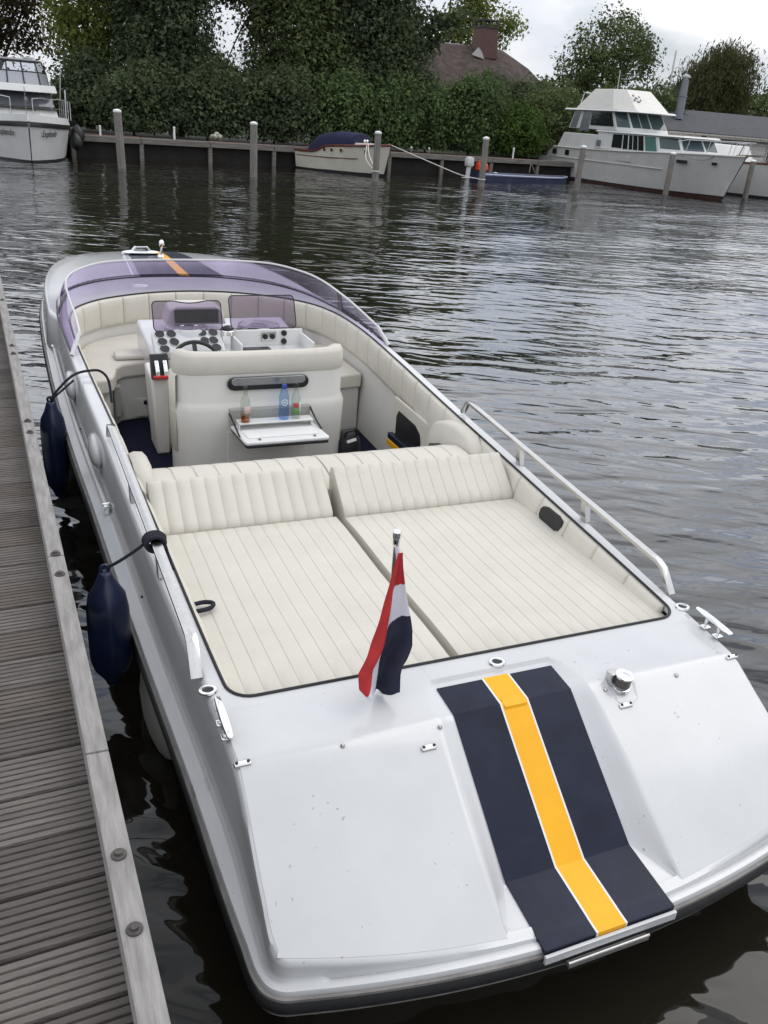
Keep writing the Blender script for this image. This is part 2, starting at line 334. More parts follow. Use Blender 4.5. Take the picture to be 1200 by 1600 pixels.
# stern portion
def is_st(i): return PATH[i][1] <= 2.13
RG = [ring_pts(i)[0] for i in range(N)]; WT = [ring_pts(i)[1] for i in range(N)]
sti = [i for i in range(N) if is_st(i)]
rg = []
for i in sti:
    x, y = PATH[i]; n = NRM[i]; p = (x+n[0]*(WT[i]+.022), y+n[1]*(WT[i]+.022))
    rg.append(RG[i]+[(*p, float(dz(*p))-.006)])
LIP = .232
deck.loft(rg)
# sides and foredeck
fr_i = [i for i in range(N) if PATH[i][1] > 2.045]
po = [i for i in fr_i if i < N/2]; sb = [i for i in fr_i if i > N/2]
order = sb+po if False else None
def inner_for(idx):
    yy = PATH[idx][1]
    return yy
# outline from port y~2 forward to the bow then back along starboard
seq = list(reversed(po))+list(reversed(sb))
S = np.array([PATH[i] for i in seq]); ins = []
first = next(k for k in range(len(S)) if S[k][1] >= 6.2); last = max(k for k in range(len(S)) if S[k][1] >= 6.2)
arc = np.concatenate([[0], np.cumsum(np.linalg.norm(np.diff(S[first:last+1], axis=0), axis=1))]); arc /= arc[-1]
fa = np.concatenate([[0], np.cumsum(np.linalg.norm(np.diff(FRONT, axis=0), axis=1))]); fa /= fa[-1]
for k, i in enumerate(seq):
    if k < first: ins.append((-float(hwi(S[k][1])), S[k][1]))
    elif k > last: ins.append((float(hwi(S[k][1])), S[k][1]))
    else:
        t = arc[k-first]; ins.append((float(np.interp(t, fa, FRONT[:, 0])), float(np.interp(t, fa, FRONT[:, 1]))))
rg = []
for k, i in enumerate(seq):
    a = Vector(RG[i][-1][:2]); b = Vector(ins[k]); row = list(RG[i])
    for t in (.12, .25, .4, .55, .7, .85, .96, 1.0):
        p = a.lerp(b, t); row.append((p.x, p.y, float(dz(p.x, p.y))))
    row.append((b.x, b.y, float(dz(b.x, b.y))-.03)); rg.append(row)
deck.loft(rg)
for s_ in (-1, 1):                                          # fillet corners of the sunpad well
    arcp = [(s_*(.79+.08*math.cos(q)), 2.16-.08*math.sin(q)) for q in np.linspace(0, math.pi/2, 8)]
    poly = [(s_*.90, 2.04), (s_*.90, 2.16)]+arcp+[(s_*.78, 2.04)]
    deck.add([(x, y, float(dz(x, y))+.0003) for x, y in poly], [tuple(range(len(poly)))])
deck.build('deck', GEL, bt, smooth=50)

# engine hatch panel with the sunken stripe bay
offp = np.array([PATH[i]+NRM[i]*(WT[i]+.008) for i in sti]); offp = offp[:len(offp)//2+1]
dense = resample(offp, 600)
def xlim(Y, fade):
    g_ = dense[:, 1]-(Y+.14*dense[:, 0]**2*fade)
    k = np.argmax(g_ <= 0); return abs(dense[k, 0])
FW = .222
def floor_z(y): return float(np.interp(y, [1.225, 1.262, 1.274, 1.436, 1.84, 1.965, 1.99], [.298, .301, .303, .320, .617, .627, .629]))
def edge_w(y): return float(np.interp(y, [1.29, 1.51, 1.80, 1.89, 1.95, 1.975, 1.990], [.297, .294, .282, .281, .262, .250, .232]))
def fw_y(y): return float(np.interp(y, [1.295, 1.436, 1.5], [.290, .226, .222]))
hp = MB(OFF); Ys = np.unique(np.concatenate([np.linspace(1.272, 1.45, 12), np.linspace(1.45, 1.8, 14), np.linspace(1.8, 1.94, 12), np.linspace(1.94, 2.0, 7), [2.04, 2.082]]))
rows = []
for Y in Ys:
    fade = float(1-sstep(1.3, 1.75, Y)); X = xlim(Y, fade) if Y < 2.05 else float(hwr(Y))-.082; e = edge_w(Y); r_ = []; FW = fw_y(Y)
    xs = [0, .11, .2, FW-.003, FW+.004, FW+.35*(e-FW), FW+.7*(e-FW), e-.003, e+.004, e+.015, e+.05]+list(np.linspace(e+.1, X, 14))
    for x in xs:
        y = Y+.14*x*x*fade; P = float(dz(x, y)); z = P
        inb = Y < 1.992
        if inb:
            fz = min(P-.0005, floor_z(Y))
            if x <= FW: z = fz
            elif x < e+.003:
                t = (x-FW)/(e-FW); z = fz+(P-fz)*min(1, max(0, t))
        r_.append((x, y, z))
    rows.append([(-x, y, z) for x, y, z in reversed(r_[1:])]+r_)
rows.insert(0, [(x, y-.001, z-.035) for x, y, z in rows[0]])
hp.loft(rows); hp.build('engine_hatch', GEL, bt, smooth=30, bevel=0)
# stripe strips: follow the bay floor
def strip(x0, x1, y0, y1, lift, name, m, th=.004, lip=True, label=None):
    q = MB(OFF); yy = np.unique(np.concatenate([np.linspace(y0, y1, 40), [v for v in (1.262, 1.274, 1.436, 1.84, 1.955) if y0 <= v <= y1]]))
    rr = [[(x0, y, floor_z(y)-.012), (x0, y, floor_z(y)+lift), ((x0+x1)/2, y, floor_z(y)+lift), (x1, y, floor_z(y)+lift), (x1, y, floor_z(y)-.012)] for y in yy]
    q.loft(rr, True, True); return q.build(name, m, bt, smooth=25, label=label)
strip(-.219, -.0525, 1.2195, 1.964, .005, 'hatch_stripe', NAVY, label='glossy navy stripe on the engine hatch'); strip(.0525, .219, 1.2195, 1.964, .005, 'hatch_stripe', NAVY)
strip(-.0526, -.0465, 1.2185, 1.966, .006, 'pinstripe', WHITEP); strip(.0465, .0526, 1.2185, 1.966, .006, 'pinstripe', WHITEP)
strip(-.0466, .0466, 1.218, 1.967, .0056, 'hatch_stripe', YEL, label='yellow centre stripe on the engine hatch')
q = MB(OFF); q.add([(x, y, floor_z(y)+d) for x in (-.040, .040) for y, d in ((1.838, .004), (1.862, .009), (1.826, .013), (1.822, .004))], [(0, 1, 2, 3), (7, 6, 5, 4), (0, 4, 5, 1), (1, 5, 6, 2), (2, 6, 7, 3), (3, 7, 4, 0)])
q.build('finger_grip', YEL, bt, smooth=0, bevel=.002)
q = MB(OFF); q.box(-.222, .222, 1.206, 1.2165, .262, .291); q.build('hatch_edge_trim', GEL, bt, smooth=0, bevel=.002)
q = MB(OFF); q.box(-.15, .12, 1.192, 1.208, .236, .248); q.tube([(-.15, 1.196, .252), (.12, 1.196, .252)], .0045, 8)
for xx in np.linspace(-.15, .12, 9): q.tube([(xx-.001, 1.196, .252), (xx+.001, 1.196, .252)], .0052, 8)
q.build('piano_hinge', mat('dull_steel', (.42, .41, .40), .35, .8), bt, smooth=30)

# rub rail around the hull
nn = [(PATH[i], NRM[i], float(zf(PATH[i][1]))) for i in range(N)]
q = MB(OFF); q.loft([[(p[0]-n[0]*a, p[1]-n[1]*a, F+b) for a, b in ((-.012, -.020), (.010, -.022), (.018, -.038), (.018, -.056), (.008, -.068), (-.012, -.068))] for p, n, F in nn], True)
q.build('rub_rail', BLK, bt)
q = MB(OFF); q.loft([[(p[0]-n[0]*a, p[1]-n[1]*a, F+b) for a, b in ((-.008, -.013), (.010, -.014), (.011, -.0215), (-.008, -.0215))] for p, n, F in nn], True); q.build('rub_strip', GREYR, bt)
q = MB(OFF); q.loft([[(p[0]-n[0]*a, p[1]-n[1]*a, F+b) for a, b in ((-.008, -.0685), (.008, -.0685), (.008, -.077), (-.008, -.077))] for p, n, F in nn], True); q.build('rub_strip', GREYR, bt)
HULLM = mat('hull_paint', (.012, .013, .02), .6, var=.2, spec=.15)
HULLW = mat('hull_white', (.62, .61, .57), .3, var=.1)
q = MB(OFF); q2 = MB(OFF)
def hullring(k, ds): 
    p, n, F = nn[k]; y = p[1]; sh = .02+.10*float(sstep(6.5, 9.8, y))
    return [(p[0]+n[0]*a*(1+sh*4), p[1]+n[1]*a*(1+sh*4), z) for a, z in ((.004, F-.03), (.055, F*.62), (.13, F*.30), (.20, -.05), (.3, -.25))][ds[0]:ds[1]]
q.loft([hullring(k, (0, 3)) for k in range(N)]); q.build('hull', HULLM, bt, smooth=40)
q2.loft([hullring(k, (2, 5)) for k in range(N)]); q2.build('hull_bottom', HULLW, bt, smooth=40)
q = MB(OFF); q.ell((-.975, 2.82, .11), (.078, .30, .15), 16, 10); q.build('hull_bulge', mat('hull_bottom_dimmed', (.24, .23, .21), .5), bt)  # bulge added for the hull bottom in the gap, its white dimmed grey

# trim gasket around the opening
trim = [(-.79, 2.082)]+[(-(.79+.08*math.cos(q_)), 2.162-.08*math.sin(q_)) for q_ in np.linspace(math.pi/2, 0, 8)]
trim += [(-float(hwi(y)), y) for y in np.linspace(2.25, 6.15, 40)]+[tuple(p) for p in FRONT]+[(float(hwi(y)), y) for y in np.linspace(6.15, 2.25, 40)]
trim += [((.79+.08*math.cos(q_)), 2.162-.08*math.sin(q_)) for q_ in np.linspace(0, math.pi/2, 8)]+[(.79, 2.082)]
TR = np.array(trim)
q = MB(OFF); q.tube([(x, y, float(dz(x, y))+.002) for x, y in trim], .0058, 6, closed=True); q.build('opening_trim', BLK, bt)

# cockpit tub: wall line inside the opening
OPEN = resample(np.array(trim[8:-8]), 160)                 # open curve port aft -> bow -> starboard aft
ON = normals(OPEN)
ON = -ON                                                    # point into the cockpit
if ON[80][1] > 0: ON = -ON
sole_z = .10
q = MB(OFF); q.loft([[(p[0]+n[0]*d, p[1]+n[1]*d, z) for d, z in ((-.002, float(dz(*p))-.006), (.004, .60), (.02, .30), (.03, sole_z-.01))] for p, n in zip(OPEN, ON)])
q.build('cockpit_liner', GEL2, bt, smooth=50)
q = MB(OFF); q.add([(p[0]+n[0]*.0, p[1]+n[1]*.0, sole_z) for p, n in zip(OPEN, ON)], [tuple(range(len(OPEN)))]); q.build('cockpit_sole', CARPET, bt, smooth=0)
# padded bolster panels
L_ = np.concatenate([[0], np.cumsum(np.linalg.norm(np.diff(OPEN, axis=0), axis=1))]); nb = int(round(L_[-1]/.235)); eds = np.linspace(0, L_[-1], nb+1)
def on_open(s):
    return (np.array([np.interp(s, L_, OPEN[:, 0]), np.interp(s, L_, OPEN[:, 1])]), np.array([np.interp(s, L_, ON[:, 0]), np.interp(s, L_, ON[:, 1])]))
for k in range(nb):
    q = MB(OFF); rr = []
    for t in (0, .02, .06, .16, .35, .5, .65, .84, .94, .98, 1):
        p, n = on_open(eds[k]+(eds[k+1]-eds[k])*t); zt = float(dz(*p))-.004
        y = p[1]; h = .225; tl_ = .045*(1-float(sstep(3.6, 5.0, y)))
        puff = .028-.010*abs(2*t-1)**6
        if t in (0, 1): puff = .006
        prof = [(-.004, 0), (puff*.55, -.004), (puff*.9, -.02), (puff+tl_*.3, -.06), (puff+tl_*.85, -h+.04), (puff*.8+tl_, -h+.012), (.003+tl_, -h)]
        rr.append([(p[0]+n[0]*d, p[1]+n[1]*d, zt+z) for d, z in prof])
    q.loft(rr); q.build('bolster_panel', VINYL2, bt, smooth=60)

# lounge seat, L-shaped: port and bow
q = MB(OFF); inner = [(p[0]+n[0]*.02, p[1]+n[1]*.02) for p, n in zip(OPEN, ON) if p[1] > 5.86 and p[0] < .62]
edge_ = [(.62, 6.25), (-.40, 6.25), (-.55, 6.25), (-.68, 6.21), (-.735, 6.13), (-.755, 6.0), (-.785, 5.90), (-.83, 5.85), (-.90, 5.83)]
poly = inner+edge_
q.hexa([(x, y, .44) for x, y in poly], [(x, y, .548) for x, y in poly]); q.build('lounge_cushion', VINYL, bt, smooth=40, bevel=.018, seg=3)
q = MB(OFF); poly2 = inner+[(.62, 6.285), (-.55, 6.285), (-.70, 6.24), (-.77, 6.13), (-.79, 6.02), (-.815, 5.93), (-.90, 5.87)]
q.hexa([(x, y, sole_z) for x, y in poly2], [(x, y, .438) for x, y in poly2]); q.build('lounge_base', GEL2, bt, smooth=40, bevel=.02, seg=3)
q = MB(OFF); q.box(-.66, -.43, 6.268, 6.286, .125, .265); q.build('locker_door', GEL2, bt, smooth=0, bevel=.005)
q = MB(OFF); q.lathe([(.016, 0), (.016, .012), (.010, .014)], (-.525, 6.268, .235), 14, (0, -1, 0)); q.build('locker_latch', BLKP, bt)
q = MB(OFF); q.box(-.765, -.715, 6.10, 6.22, .18, .42); q.build('side_pocket', mat('pocket_grey', (.34, .33, .31), .6), bt, bevel=.012, seg=3)
q = MB(OFF); q.box(-.72, -.41, 6.30, 6.46, .55, .585); q.build('arm_cushion', VINYL, bt, bevel=.016, seg=3)
# starboard seat end
q = MB(OFF); q.hexa([(.62, 5.66, .44), (.985, 5.72, .44), (.99, 6.6, .44), (.62, 6.6, .44)], [(.62, 5.66, .548), (.985, 5.72, .548), (.99, 6.6, .548), (.62, 6.6, .548)]); q.build('lounge_cushion', VINYL2, bt, bevel=.016, seg=3)
q = MB(OFF); q.hexa([(.64, 5.69, sole_z), (.98, 5.75, sole_z), (.98, 6.6, sole_z), (.64, 6.6, sole_z)], [(.64, 5.69, .438), (.98, 5.75, .438), (.98, 6.6, .438), (.64, 6.6, .438)]); q.build('lounge_base', GEL2, bt, bevel=.01)

# aft bench back (hump), headrest wedges, sun pads
def pleated(x0, x1, yz, name, n=None, pw=.0615, depth=.0007, m=VINYL, bot=.10):
    """cushion: yz = profile of the top surface (y,z) back to front; pleats run along it"""
    n = max(1, int(round((x1-x0)/pw))); xs = [x0]; zz = [0.0]
    pw = (x1-x0)/n
    for k in range(n):
        for t, d in ((.016, -2.6), (.045, .5), (.5, 1), (.955, .5), (.984, -2.6)):
            xs.append(x0+(k+t)*pw); zz.append(d*depth)
    xs.append(x1); zz.append(-.3*depth); zz[0] = -.3*depth
    P = [Vector((0, a, b)) for a, b in yz]; nr = []
    for i in range(len(P)):
        t = (P[min(i+1, len(P)-1)]-P[max(i-1, 0)]).normalized(); nr.append(Vector((0, -t.z, t.y)) if True else None)
    if nr[len(nr)//2].z < 0: nr = [-v for v in nr]
    q = MB(OFF); rr = []
    for p, v in zip(P, nr): rr.append([(x, p.y+v.y*d, p.z+v.z*d) for x, d in zip(xs, zz)])
    y0, z0 = yz[0]; y1, z1 = yz[-1]
    rr = [[(x, y0, z0-bot) for x in xs]]+rr+[[(x, y1, z1-bot) for x in xs]]
    q.loft(rr)
    for c_ in (0, -1):
        ring = [r[c_] for r in rr]; q.add(ring, [tuple(range(len(ring)))])
    return q.build(name, m, bt, smooth=50)
def padprof(ya, yb, za, zb, rnd=.018, n=10):
    pr_ = [(ya, za-rnd), (ya+.3*rnd, za-.3*rnd), (ya+rnd, za)]
    for t in np.linspace(0, 1, n)[1:-1]: pr_.append((ya+rnd+(yb-ya-2*rnd)*t, za+(zb-za)*t+.004*math.sin(t*9)))
    return pr_+[(yb-rnd, zb), (yb-.3*rnd, zb-.3*rnd), (yb, zb-rnd)]
pleated(-.866, -.082, padprof(2.098, 3.33, .612, .606), 'sun_pad')
pleated(-.048, .862, padprof(2.098, 3.31, .612, .606), 'sun_pad')
for x0, x1, yb in ((-.90, -.090, 3.335), (-.042, .868, 3.315)):
    pr_ = [(yb, .600), (yb+.004, .618), (yb+.02, .635)]+[(yb+.02+.15*t, .635+.125*t) for t in np.linspace(.15, .9, 6)]+[(yb+.176, .768), (yb+.192, .773), (yb+.21, .764), (yb+.222, .74)]
    pleated(x0, x1, pr_, 'headrest_cushion', bot=.14)
hump = [(3.50, .66)]+[(3.78-.24*math.cos(q_), .605+.085*math.sin(q_)) for q_ in np.linspace(.3, 1.9, 10)]+[(3.95, .655), (4.0, .60), (4.02, .50), (4.03, .36)]
pleated(-.852, -.005, hump, 'bench_backrest', bot=.1, pw=.10, depth=.0016); pleated(-.003, .815, hump, 'bench_backrest', bot=.1, pw=.10, depth=.0016)
q = MB(OFF); q.box(-.88, .88, 3.5, 4.05, .1, .5); q.box(-.87, .87, 2.1, 3.6, .1, .53); q.build('bench_base', GEL2, bt)
q = MB(OFF); rr = []
for y, z in [(3.66, .60), (3.72, .69), (3.82, .742), (3.95, .752), (4.08, .735), (4.20, .69), (4.26, .60), (4.27, .45)]:
    rr.append([(.93, y, z-.1), (.925, y, z+.0), (.90, y, z+.016), (.86, y, z+.014), (.83, y, z-.004), (.822, y, z-.12)])
q.loft(rr); q.build('arm_bolster', VINYL, bt, smooth=60)
q = MB(OFF); rr = []
for y, z in [(3.60, .62), (3.68, .72), (3.80, .755), (3.95, .745), (4.05, .69), (4.10, .58), (4.11, .42)]:
    rr.append([(-.93, y, z-.1), (-.925, y, z), (-.90, y, z+.01), (-.86, y, z+.005), (-.84, y, z-.02), (-.835, y, z-.14)])
q.loft(rr); q.build('arm_bolster', VINYL, bt, smooth=60)
# starboard side niche
q = MB(OFF); fr_ = [(4.95, .12), (4.95, .62), (4.28, .60), (4.28, .12)]
q.hexa([(.935, y, z) for y, z in fr_], [(.915, y, z) for y, z in fr_]); q.build('niche_panel', VINYL2, bt, smooth=0, bevel=.012, seg=3)
q = MB(OFF); no = [(4.89, .14), (4.89, .50), (4.86, .545), (4.60, .535), (4.52, .50), (4.50, .45), (4.50, .14)]
q.hexa([(.916, y, z) for y, z in no], [(.9125, y, z) for y, z in no]); q.build('niche_opening', BLKP, bt, smooth=0)
q = MB(OFF); q.box(.875, .912, 4.52, 4.93, .335, .375); q.build('niche_lid', NAVY, bt, smooth=0, bevel=.004)
q = MB(OFF); q.box(.872, .910, 4.52, 4.93, .290, .333); q.build('niche_lid_stripe', YEL, bt, smooth=0, bevel=.004)
q = MB(OFF); po_ = [(3.065, .625), (3.065, .655), (3.05, .672), (3.02, .680), (2.92, .678), (2.885, .668), (2.88, .645), (2.89, .618), (2.92, .608), (3.05, .610)]
q.hexa([(.905+.02*(y-2.95)-(.66-z)*.2, y, z) for y, z in po_], [(.864+.02*(y-2.95)-(.66-z)*.2, y, z) for y, z in po_]); q.build('speaker_opening', BLKP, bt, smooth=0)

# helm seat: moulded two-seat back with cream roll
SB = thing
plan = [(-.510, 5.16)]+[(-.512, 5.12)]+[(-.514+.12*(1-math.cos(q_)), 5.08-.12*math.sin(q_)) for q_ in np.linspace(0, math.pi/2, 7)]+[(x, 4.96-.012*math.cos(x*3)) for x in np.linspace(-.36, .40, 9)]
plan += [(.578-.14*(1-math.sin(q_)), 5.10-.14*math.cos(q_)) for q_ in np.linspace(0, math.pi/2, 7)]+[(.578, 5.16), (.576, 5.22)]
PLN = np.array(plan); PN = normals(PLN); PN = -PN
if PN[len(PN)//2][1] > 0: PN = -PN                           # outward = aft
def shell(prof, closed=True):
    return [[(p[0]+n[0]*d, p[1]+n[1]*d, z) for d, z in prof] for p, n in zip(PLN, PN)]
q = MB(OFF); q.loft(shell([(-.10, sole_z), (.010, sole_z), (.012, .45), (.020, .585), (.004, .625), (-.004, .64), (-.004, .83), (-.10, .83)]), True, True); q.build('helm_seat_back', GEL2, bt, smooth=45)
q = MB(OFF); rr = []
for i, (p, n) in enumerate(zip(PLN, PN)):
    dd = .018*float(sstep(5.25, 5.5, p[1])); lean = .0
    up = .022 if abs(p[0]) > .46 else 0
    hz = .006*min(1, max(0, (abs(p[0])-.30)/.2))
    prof = [(-.105, .80), (-.12, .88), (-.105, .922+hz), (-.06, .944+hz), (-.015, .942+hz), (.001, .920), (.004, .87), (.002, .822), (-.004, .812)]
    s_ = 1-.45*float(sstep(5.08, 5.22, p[1]))
    rr.append([(p[0]+n[0]*d, p[1]+n[1]*d, .80+(z-.80)*s_) for d, z in prof])
q.loft(rr, False); 
for r_ in (rr[0], rr[-1]): q.add(r_, [tuple(range(len(r_)))])
q.build('helm_seat_roll', VINYL, bt, smooth=60)
q = MB(OFF); rr = shell([(.0, .30), (.018, .32), (.020, .62), (.016, .80), (.0, .81)])[0:5]; q.loft(rr); q.build('seat_side_pad', VINYL2, bt, smooth=60)
q = MB(OFF); q.box(-.46, .50, 5.06, 5.75, sole_z, .52); q.build('helm_seat_base', GEL2, bt, bevel=.02)
q = MB(OFF); q.box(-.45, .45, 5.08, 5.65, .52, .62); q.build('helm_seat_cushion', VINYL, bt, bevel=.03, seg=3)
# recessed grab slot
def stadium(x0, x1, z0, z1, n=6):
    r_ = (z1-z0)/2; zc = (z0+z1)/2; o = []
    for q_ in np.linspace(-math.pi/2, math.pi/2, n): o.append((x1-r_+r_*math.cos(q_), zc+r_*math.sin(q_)))
    for q_ in np.linspace(math.pi/2, 3*math.pi/2, n): o.append((x0+r_+r_*math.cos(q_), zc+r_*math.sin(q_)))
    return o
q = MB(OFF); o_ = stadium(-.215, .305, .716, .800); q.hexa([(x, 4.945, z) for x, z in o_], [(x, 4.926, z) for x, z in o_]); q.build('grab_recess_rim', BLKP, bt, smooth=40, bevel=.006)
q = MB(OFF); o_ = stadium(-.190, .282, .748, .798); q.hexa([(x, 4.93, z) for x, z in o_], [(x, 4.9235, z) for x, z in o_]); q.build('grab_recess_glass', mat('grey_mirror', (.30, .31, .32), .18, .6), bt, smooth=40, bevel=.003)
q = MB(OFF); q.box(-.215, .30, 4.930, 4.948, sole_z, .452); q.build('cooler_panel', GEL2, bt, smooth=0, bevel=.004)
# fold-down table
q = MB(OFF); q.box(-.205, .315, 4.905, 4.9445, .50, .605); q.build('table_recess', mat('table_recess_grey', (.33, .33, .31), .5), bt, smooth=0, bevel=.008)
tb = MB(OFF); tp = [(-.205, 4.90), (.318, 4.90), (.345, 4.62), (.335, 4.60), (-.175, 4.60), (-.185, 4.62)]
tb.hexa([(x, y, .478+.02*(y-4.6)) for x, y in tp], [(x, y, .500+.02*(y-4.6)) for x, y in tp]); tab = tb.build('fold_table', WHITEP, bt, smooth=0, bevel=.008, seg=3)
q = MB(OFF); q.hexa([(x*.985+.001, y, .461+.02*(y-4.6)) for x, y in tp], [(x*.985+.001, y, .4775+.02*(y-4.6)) for x, y in tp]); q.build('table_edge', BLKP, tab, smooth=0, bevel=.004)
q = MB(OFF); tq = [(-.165, 4.80), (.285, 4.80), (.292, 4.66), (-.152, 4.66)]; q.hexa([(x, y, .502) for x, y in tq], [(x, y, .5065) for x, y in tq]); q.build('table_inset', mat('table_inset_white', (.76, .76, .75), .3), tab, smooth=0, bevel=.002)
q = MB(OFF); q.box(-.175, .30, 4.80, 4.885, .540, .549); q.box(-.175, -.165, 4.81, 4.875, .505, .5395); q.box(.29, .30, 4.81, 4.875, .505, .5395); q.build('bottle_rack', WHITEP, tab, smooth=0, bevel=.003)
for xx in (-.09, .255):
    q = MB(OFF); q.lathe([(.009, 0), (.009, .006), (.006, .008)], (xx, 4.632, .501), 12); q.build('table_stud', GREYR, tab)
q = MB(OFF); q.tube([(-.196, 4.64+.06, .505), (-.20, 4.77, .53), (-.206, 4.92, .575)], .006, 6); q.tube([(.335, 4.74, .505), (.325, 4.8, .53), (.31, 4.92, .60)], .006, 6); q.build('table_stay', BLKP, tab)

# helm console and instruments
q = MB(OFF); pl_ = [(-.52, 5.86), (-.52, 6.62), (.62, 6.62), (.62, 5.86), (.06, 5.86), (-.02, 5.86)]
q.hexa([(x, y, sole_z) for x, y in pl_], [(x, y, .70+.08*(y > 6)) for x, y in pl_]); con = q.build('helm_console', GEL, bt, smooth=0, bevel=.025, seg=3)
q = MB(OFF); da = [(-.50, 5.86, .715), (-.005, 5.86, .715), (-.005, 6.02, .83), (-.50, 6.02, .83)]
q.hexa([(x, y, z-.06) for x, y, z in da], [(x, y, z) for x, y, z in da]); dash = q.build('instrument_panel', GEL, bt, smooth=0, bevel=.012, seg=3)
ax = Vector((0, -.115, .16)).normalized()
def dash_pt(x, t): return Vector((x, 5.86+.16*t, .715+.115*t))
for x, t in ((-.445, .82), (-.365, .82), (-.435, .48), (-.355, .46), (-.43, .16), (-.15, .84), (-.07, .84), (-.08, .48), (-.14, .47), (-.07, .15)):
    q = MB(OFF); c = dash_pt(x, t); q.lathe([(.0345, 0), (.0345, .006), (.0325, .0075), (.0315, .002)], c, 20, ax, 0); gz = q.build('gauge', STEEL, dash)
    q = MB(OFF); q.lathe([(.0315, .0005), (.0312, .0045)], c+ax*.001, 18, ax); q.build('gauge_face', BLKP, dash)
for x in (-.295, -.20):
    q = MB(OFF); c = dash_pt(x, .9); q.tube([c, c+Vector((0, 0, .05)), c+Vector((.02, -.02, .055))], .004, 6); q.build('switch_lever', CHROME, dash)
wc = Vector((-.235, 5.74, .665)); wa = Vector((0, -.75, .66)).normalized(); u_ = Vector((1, 0, 0)); v_ = wa.cross(u_)
q = MB(OFF); q.tube([tuple(wc+(u_*math.cos(a)+v_*math.sin(a))*.165) for a in np.linspace(0, 2*math.pi, 33)[:-1]], .014, 8, closed=True)
for a in (R(90), R(210), R(330)):
    q.bar([tuple(wc-wa*.02), tuple(wc+(u_*math.cos(a)+v_*math.sin(a))*.16)], .03, .012, wa)
sw = q.build('steering_wheel', BLKP, bt)
q = MB(OFF); q.lathe([(.05, -.03), (.05, 0), (.035, .012), (.01, .014)], wc, 18, wa); q.build('wheel_hub', mat('hub_silver', (.62, .58, .55), .35, .7), sw)
# open flip-up covers
def cover(x0, x1, y0, z0, y1, z1, name, notch=False, rim=.012):
    q = MB(OFF); n = 6; ou = []
    def pt(x, t): return (x, y0+(y1-y0)*t, z0+(z1-z0)*t)
    rr_ = .07; W_ = x1-x0; pts_ = []
    ry = .16
    for a in np.linspace(math.pi, math.pi/2, n): pts_.append((x0+.03+.03*math.cos(a), 1-ry+ry*math.sin(a)))
    if notch:
        for t in np.linspace(0, 1, 7): pts_.append((x0+.15+t*(W_-.25), 1-.075*math.sin(math.pi*t)))
    for a in np.linspace(math.pi/2, 0, n): pts_.append((x1-.03+.03*math.cos(a), 1-ry+ry*math.sin(a)))
    for a in np.linspace(0, -math.pi/2, n): pts_.append((x1-.03+.03*math.cos(a), ry+ry*math.sin(a)))
    for a in np.linspace(-math.pi/2, -math.pi, n): pts_.append((x0+.03+.03*math.cos(a), ry+ry*math.sin(a)))
    ring = [pt(*p) for p in pts_]; q.add(ring, [tuple(range(len(ring)))]); o = q.build(name, SMOKE, bt, smooth=0, solid=.005)
    q = MB(OFF); q.tube(ring, .0042, 6, closed=True); q.build('cover_rim', BLKP, o)
    q = MB(OFF)
    for t in (.2, .8): q.box(x0+W_*t-.02, x0+W_*t+.02, y0-.008, y0+.008, z0-.008, z0+.008)
    q.build('cover_hinge', GREYR, o); return o
cover(-.475, .008, 6.03, .823, 6.10, 1.020, 'flip_cover', True); cover(.070, .560, 6.02, .830, 6.12, 1.050, 'flip_cover')
q = MB(OFF); pod = [(-.36, .82), (-.33, .93), (-.28, .955), (.0, .955), (.05, .93), (.08, .82)]
q.hexa([(x, 6.22, z) for x, z in pod], [(x, 6.45, z) for x, z in pod]); q.build('instrument_pod', GEL2, bt, bevel=.012)
q = MB(OFF); q.box(-.30, .02, 6.205, 6.219, .835, .935); q.build('pod_screen', mat('dark_screen', (.02, .018, .018), .2), bt, smooth=0, bevel=.006)
for k, xx in enumerate((-.25, -.18, -.10, -.03)):
    q = MB(OFF); q.lathe([(.026, 0), (.026, .004), (.02, .005)], (xx, 6.2045, .885), 14, (0, -1, 0)); q.build('pod_gauge', BLKP, bt)
q = MB(OFF); q.lathe([(.17, 0), (.15, .045), (.13, .05), (.11, .03), (.01, .028)], (-.23, 6.13, .785), 24); q.build('cup_dish', GEL, bt)
q = MB(OFF); q.lathe([(.17, 0), (.15, .045), (.13, .05), (.11, .03), (.075, .03), (.07, .042), (.045, .042), (.042, .03), (.01, .028)], (.31, 6.16, .785), 24); q.build('cup_dish', GEL, bt)
q = MB(OFF); q.lathe([(.055, 0), (.05, .03), (.045, .034)], (.035, 5.99, .80), 18); cp = q.build('compass', CHROME, bt)
q = MB(OFF); q.ell((.035, 5.985, .842), (.040, .040, .026), 14, 8); q.build('compass_dome', BLKP, cp)
# open locker tray to starboard of the helm
q = MB(OFF); q.box(.075, .60, 5.998, 6.012, .70, .828); q.box(.06, .075, 5.70, 6.01, .68, .80); q.box(.585, .60, 5.70, 6.01, .68, .80); q.box(.075, .585, 5.70, 5.998, .68, .70); q.build('open_locker', WHITEP, bt, smooth=0, bevel=.006)
q = MB(OFF); q.box(.285, .395, 5.99, 5.997, .745, .81); so_ = q.build('socket_plate', STEEL, bt, smooth=0, bevel=.002)
for xx in (.312, .366):
    q = MB(OFF); q.lathe([(.020, 0), (.020, .01), (.012, .012)], (xx, 5.99, .778), 14, (0, -1, 0)); q.build('socket', BLKP, so_)
for zz in (.80, .74):
    q = MB(OFF); q.lathe([(.021, 0), (.021, .012), (.014, .014)], (.455, 5.996, zz), 14, (0, -1, 0)); q.build('power_socket', BLKP, bt)
q = MB(OFF); q.box(.10, .31, 5.80, 5.88, .70, .735); q.build('locker_tray', BLKP, bt, bevel=.008)
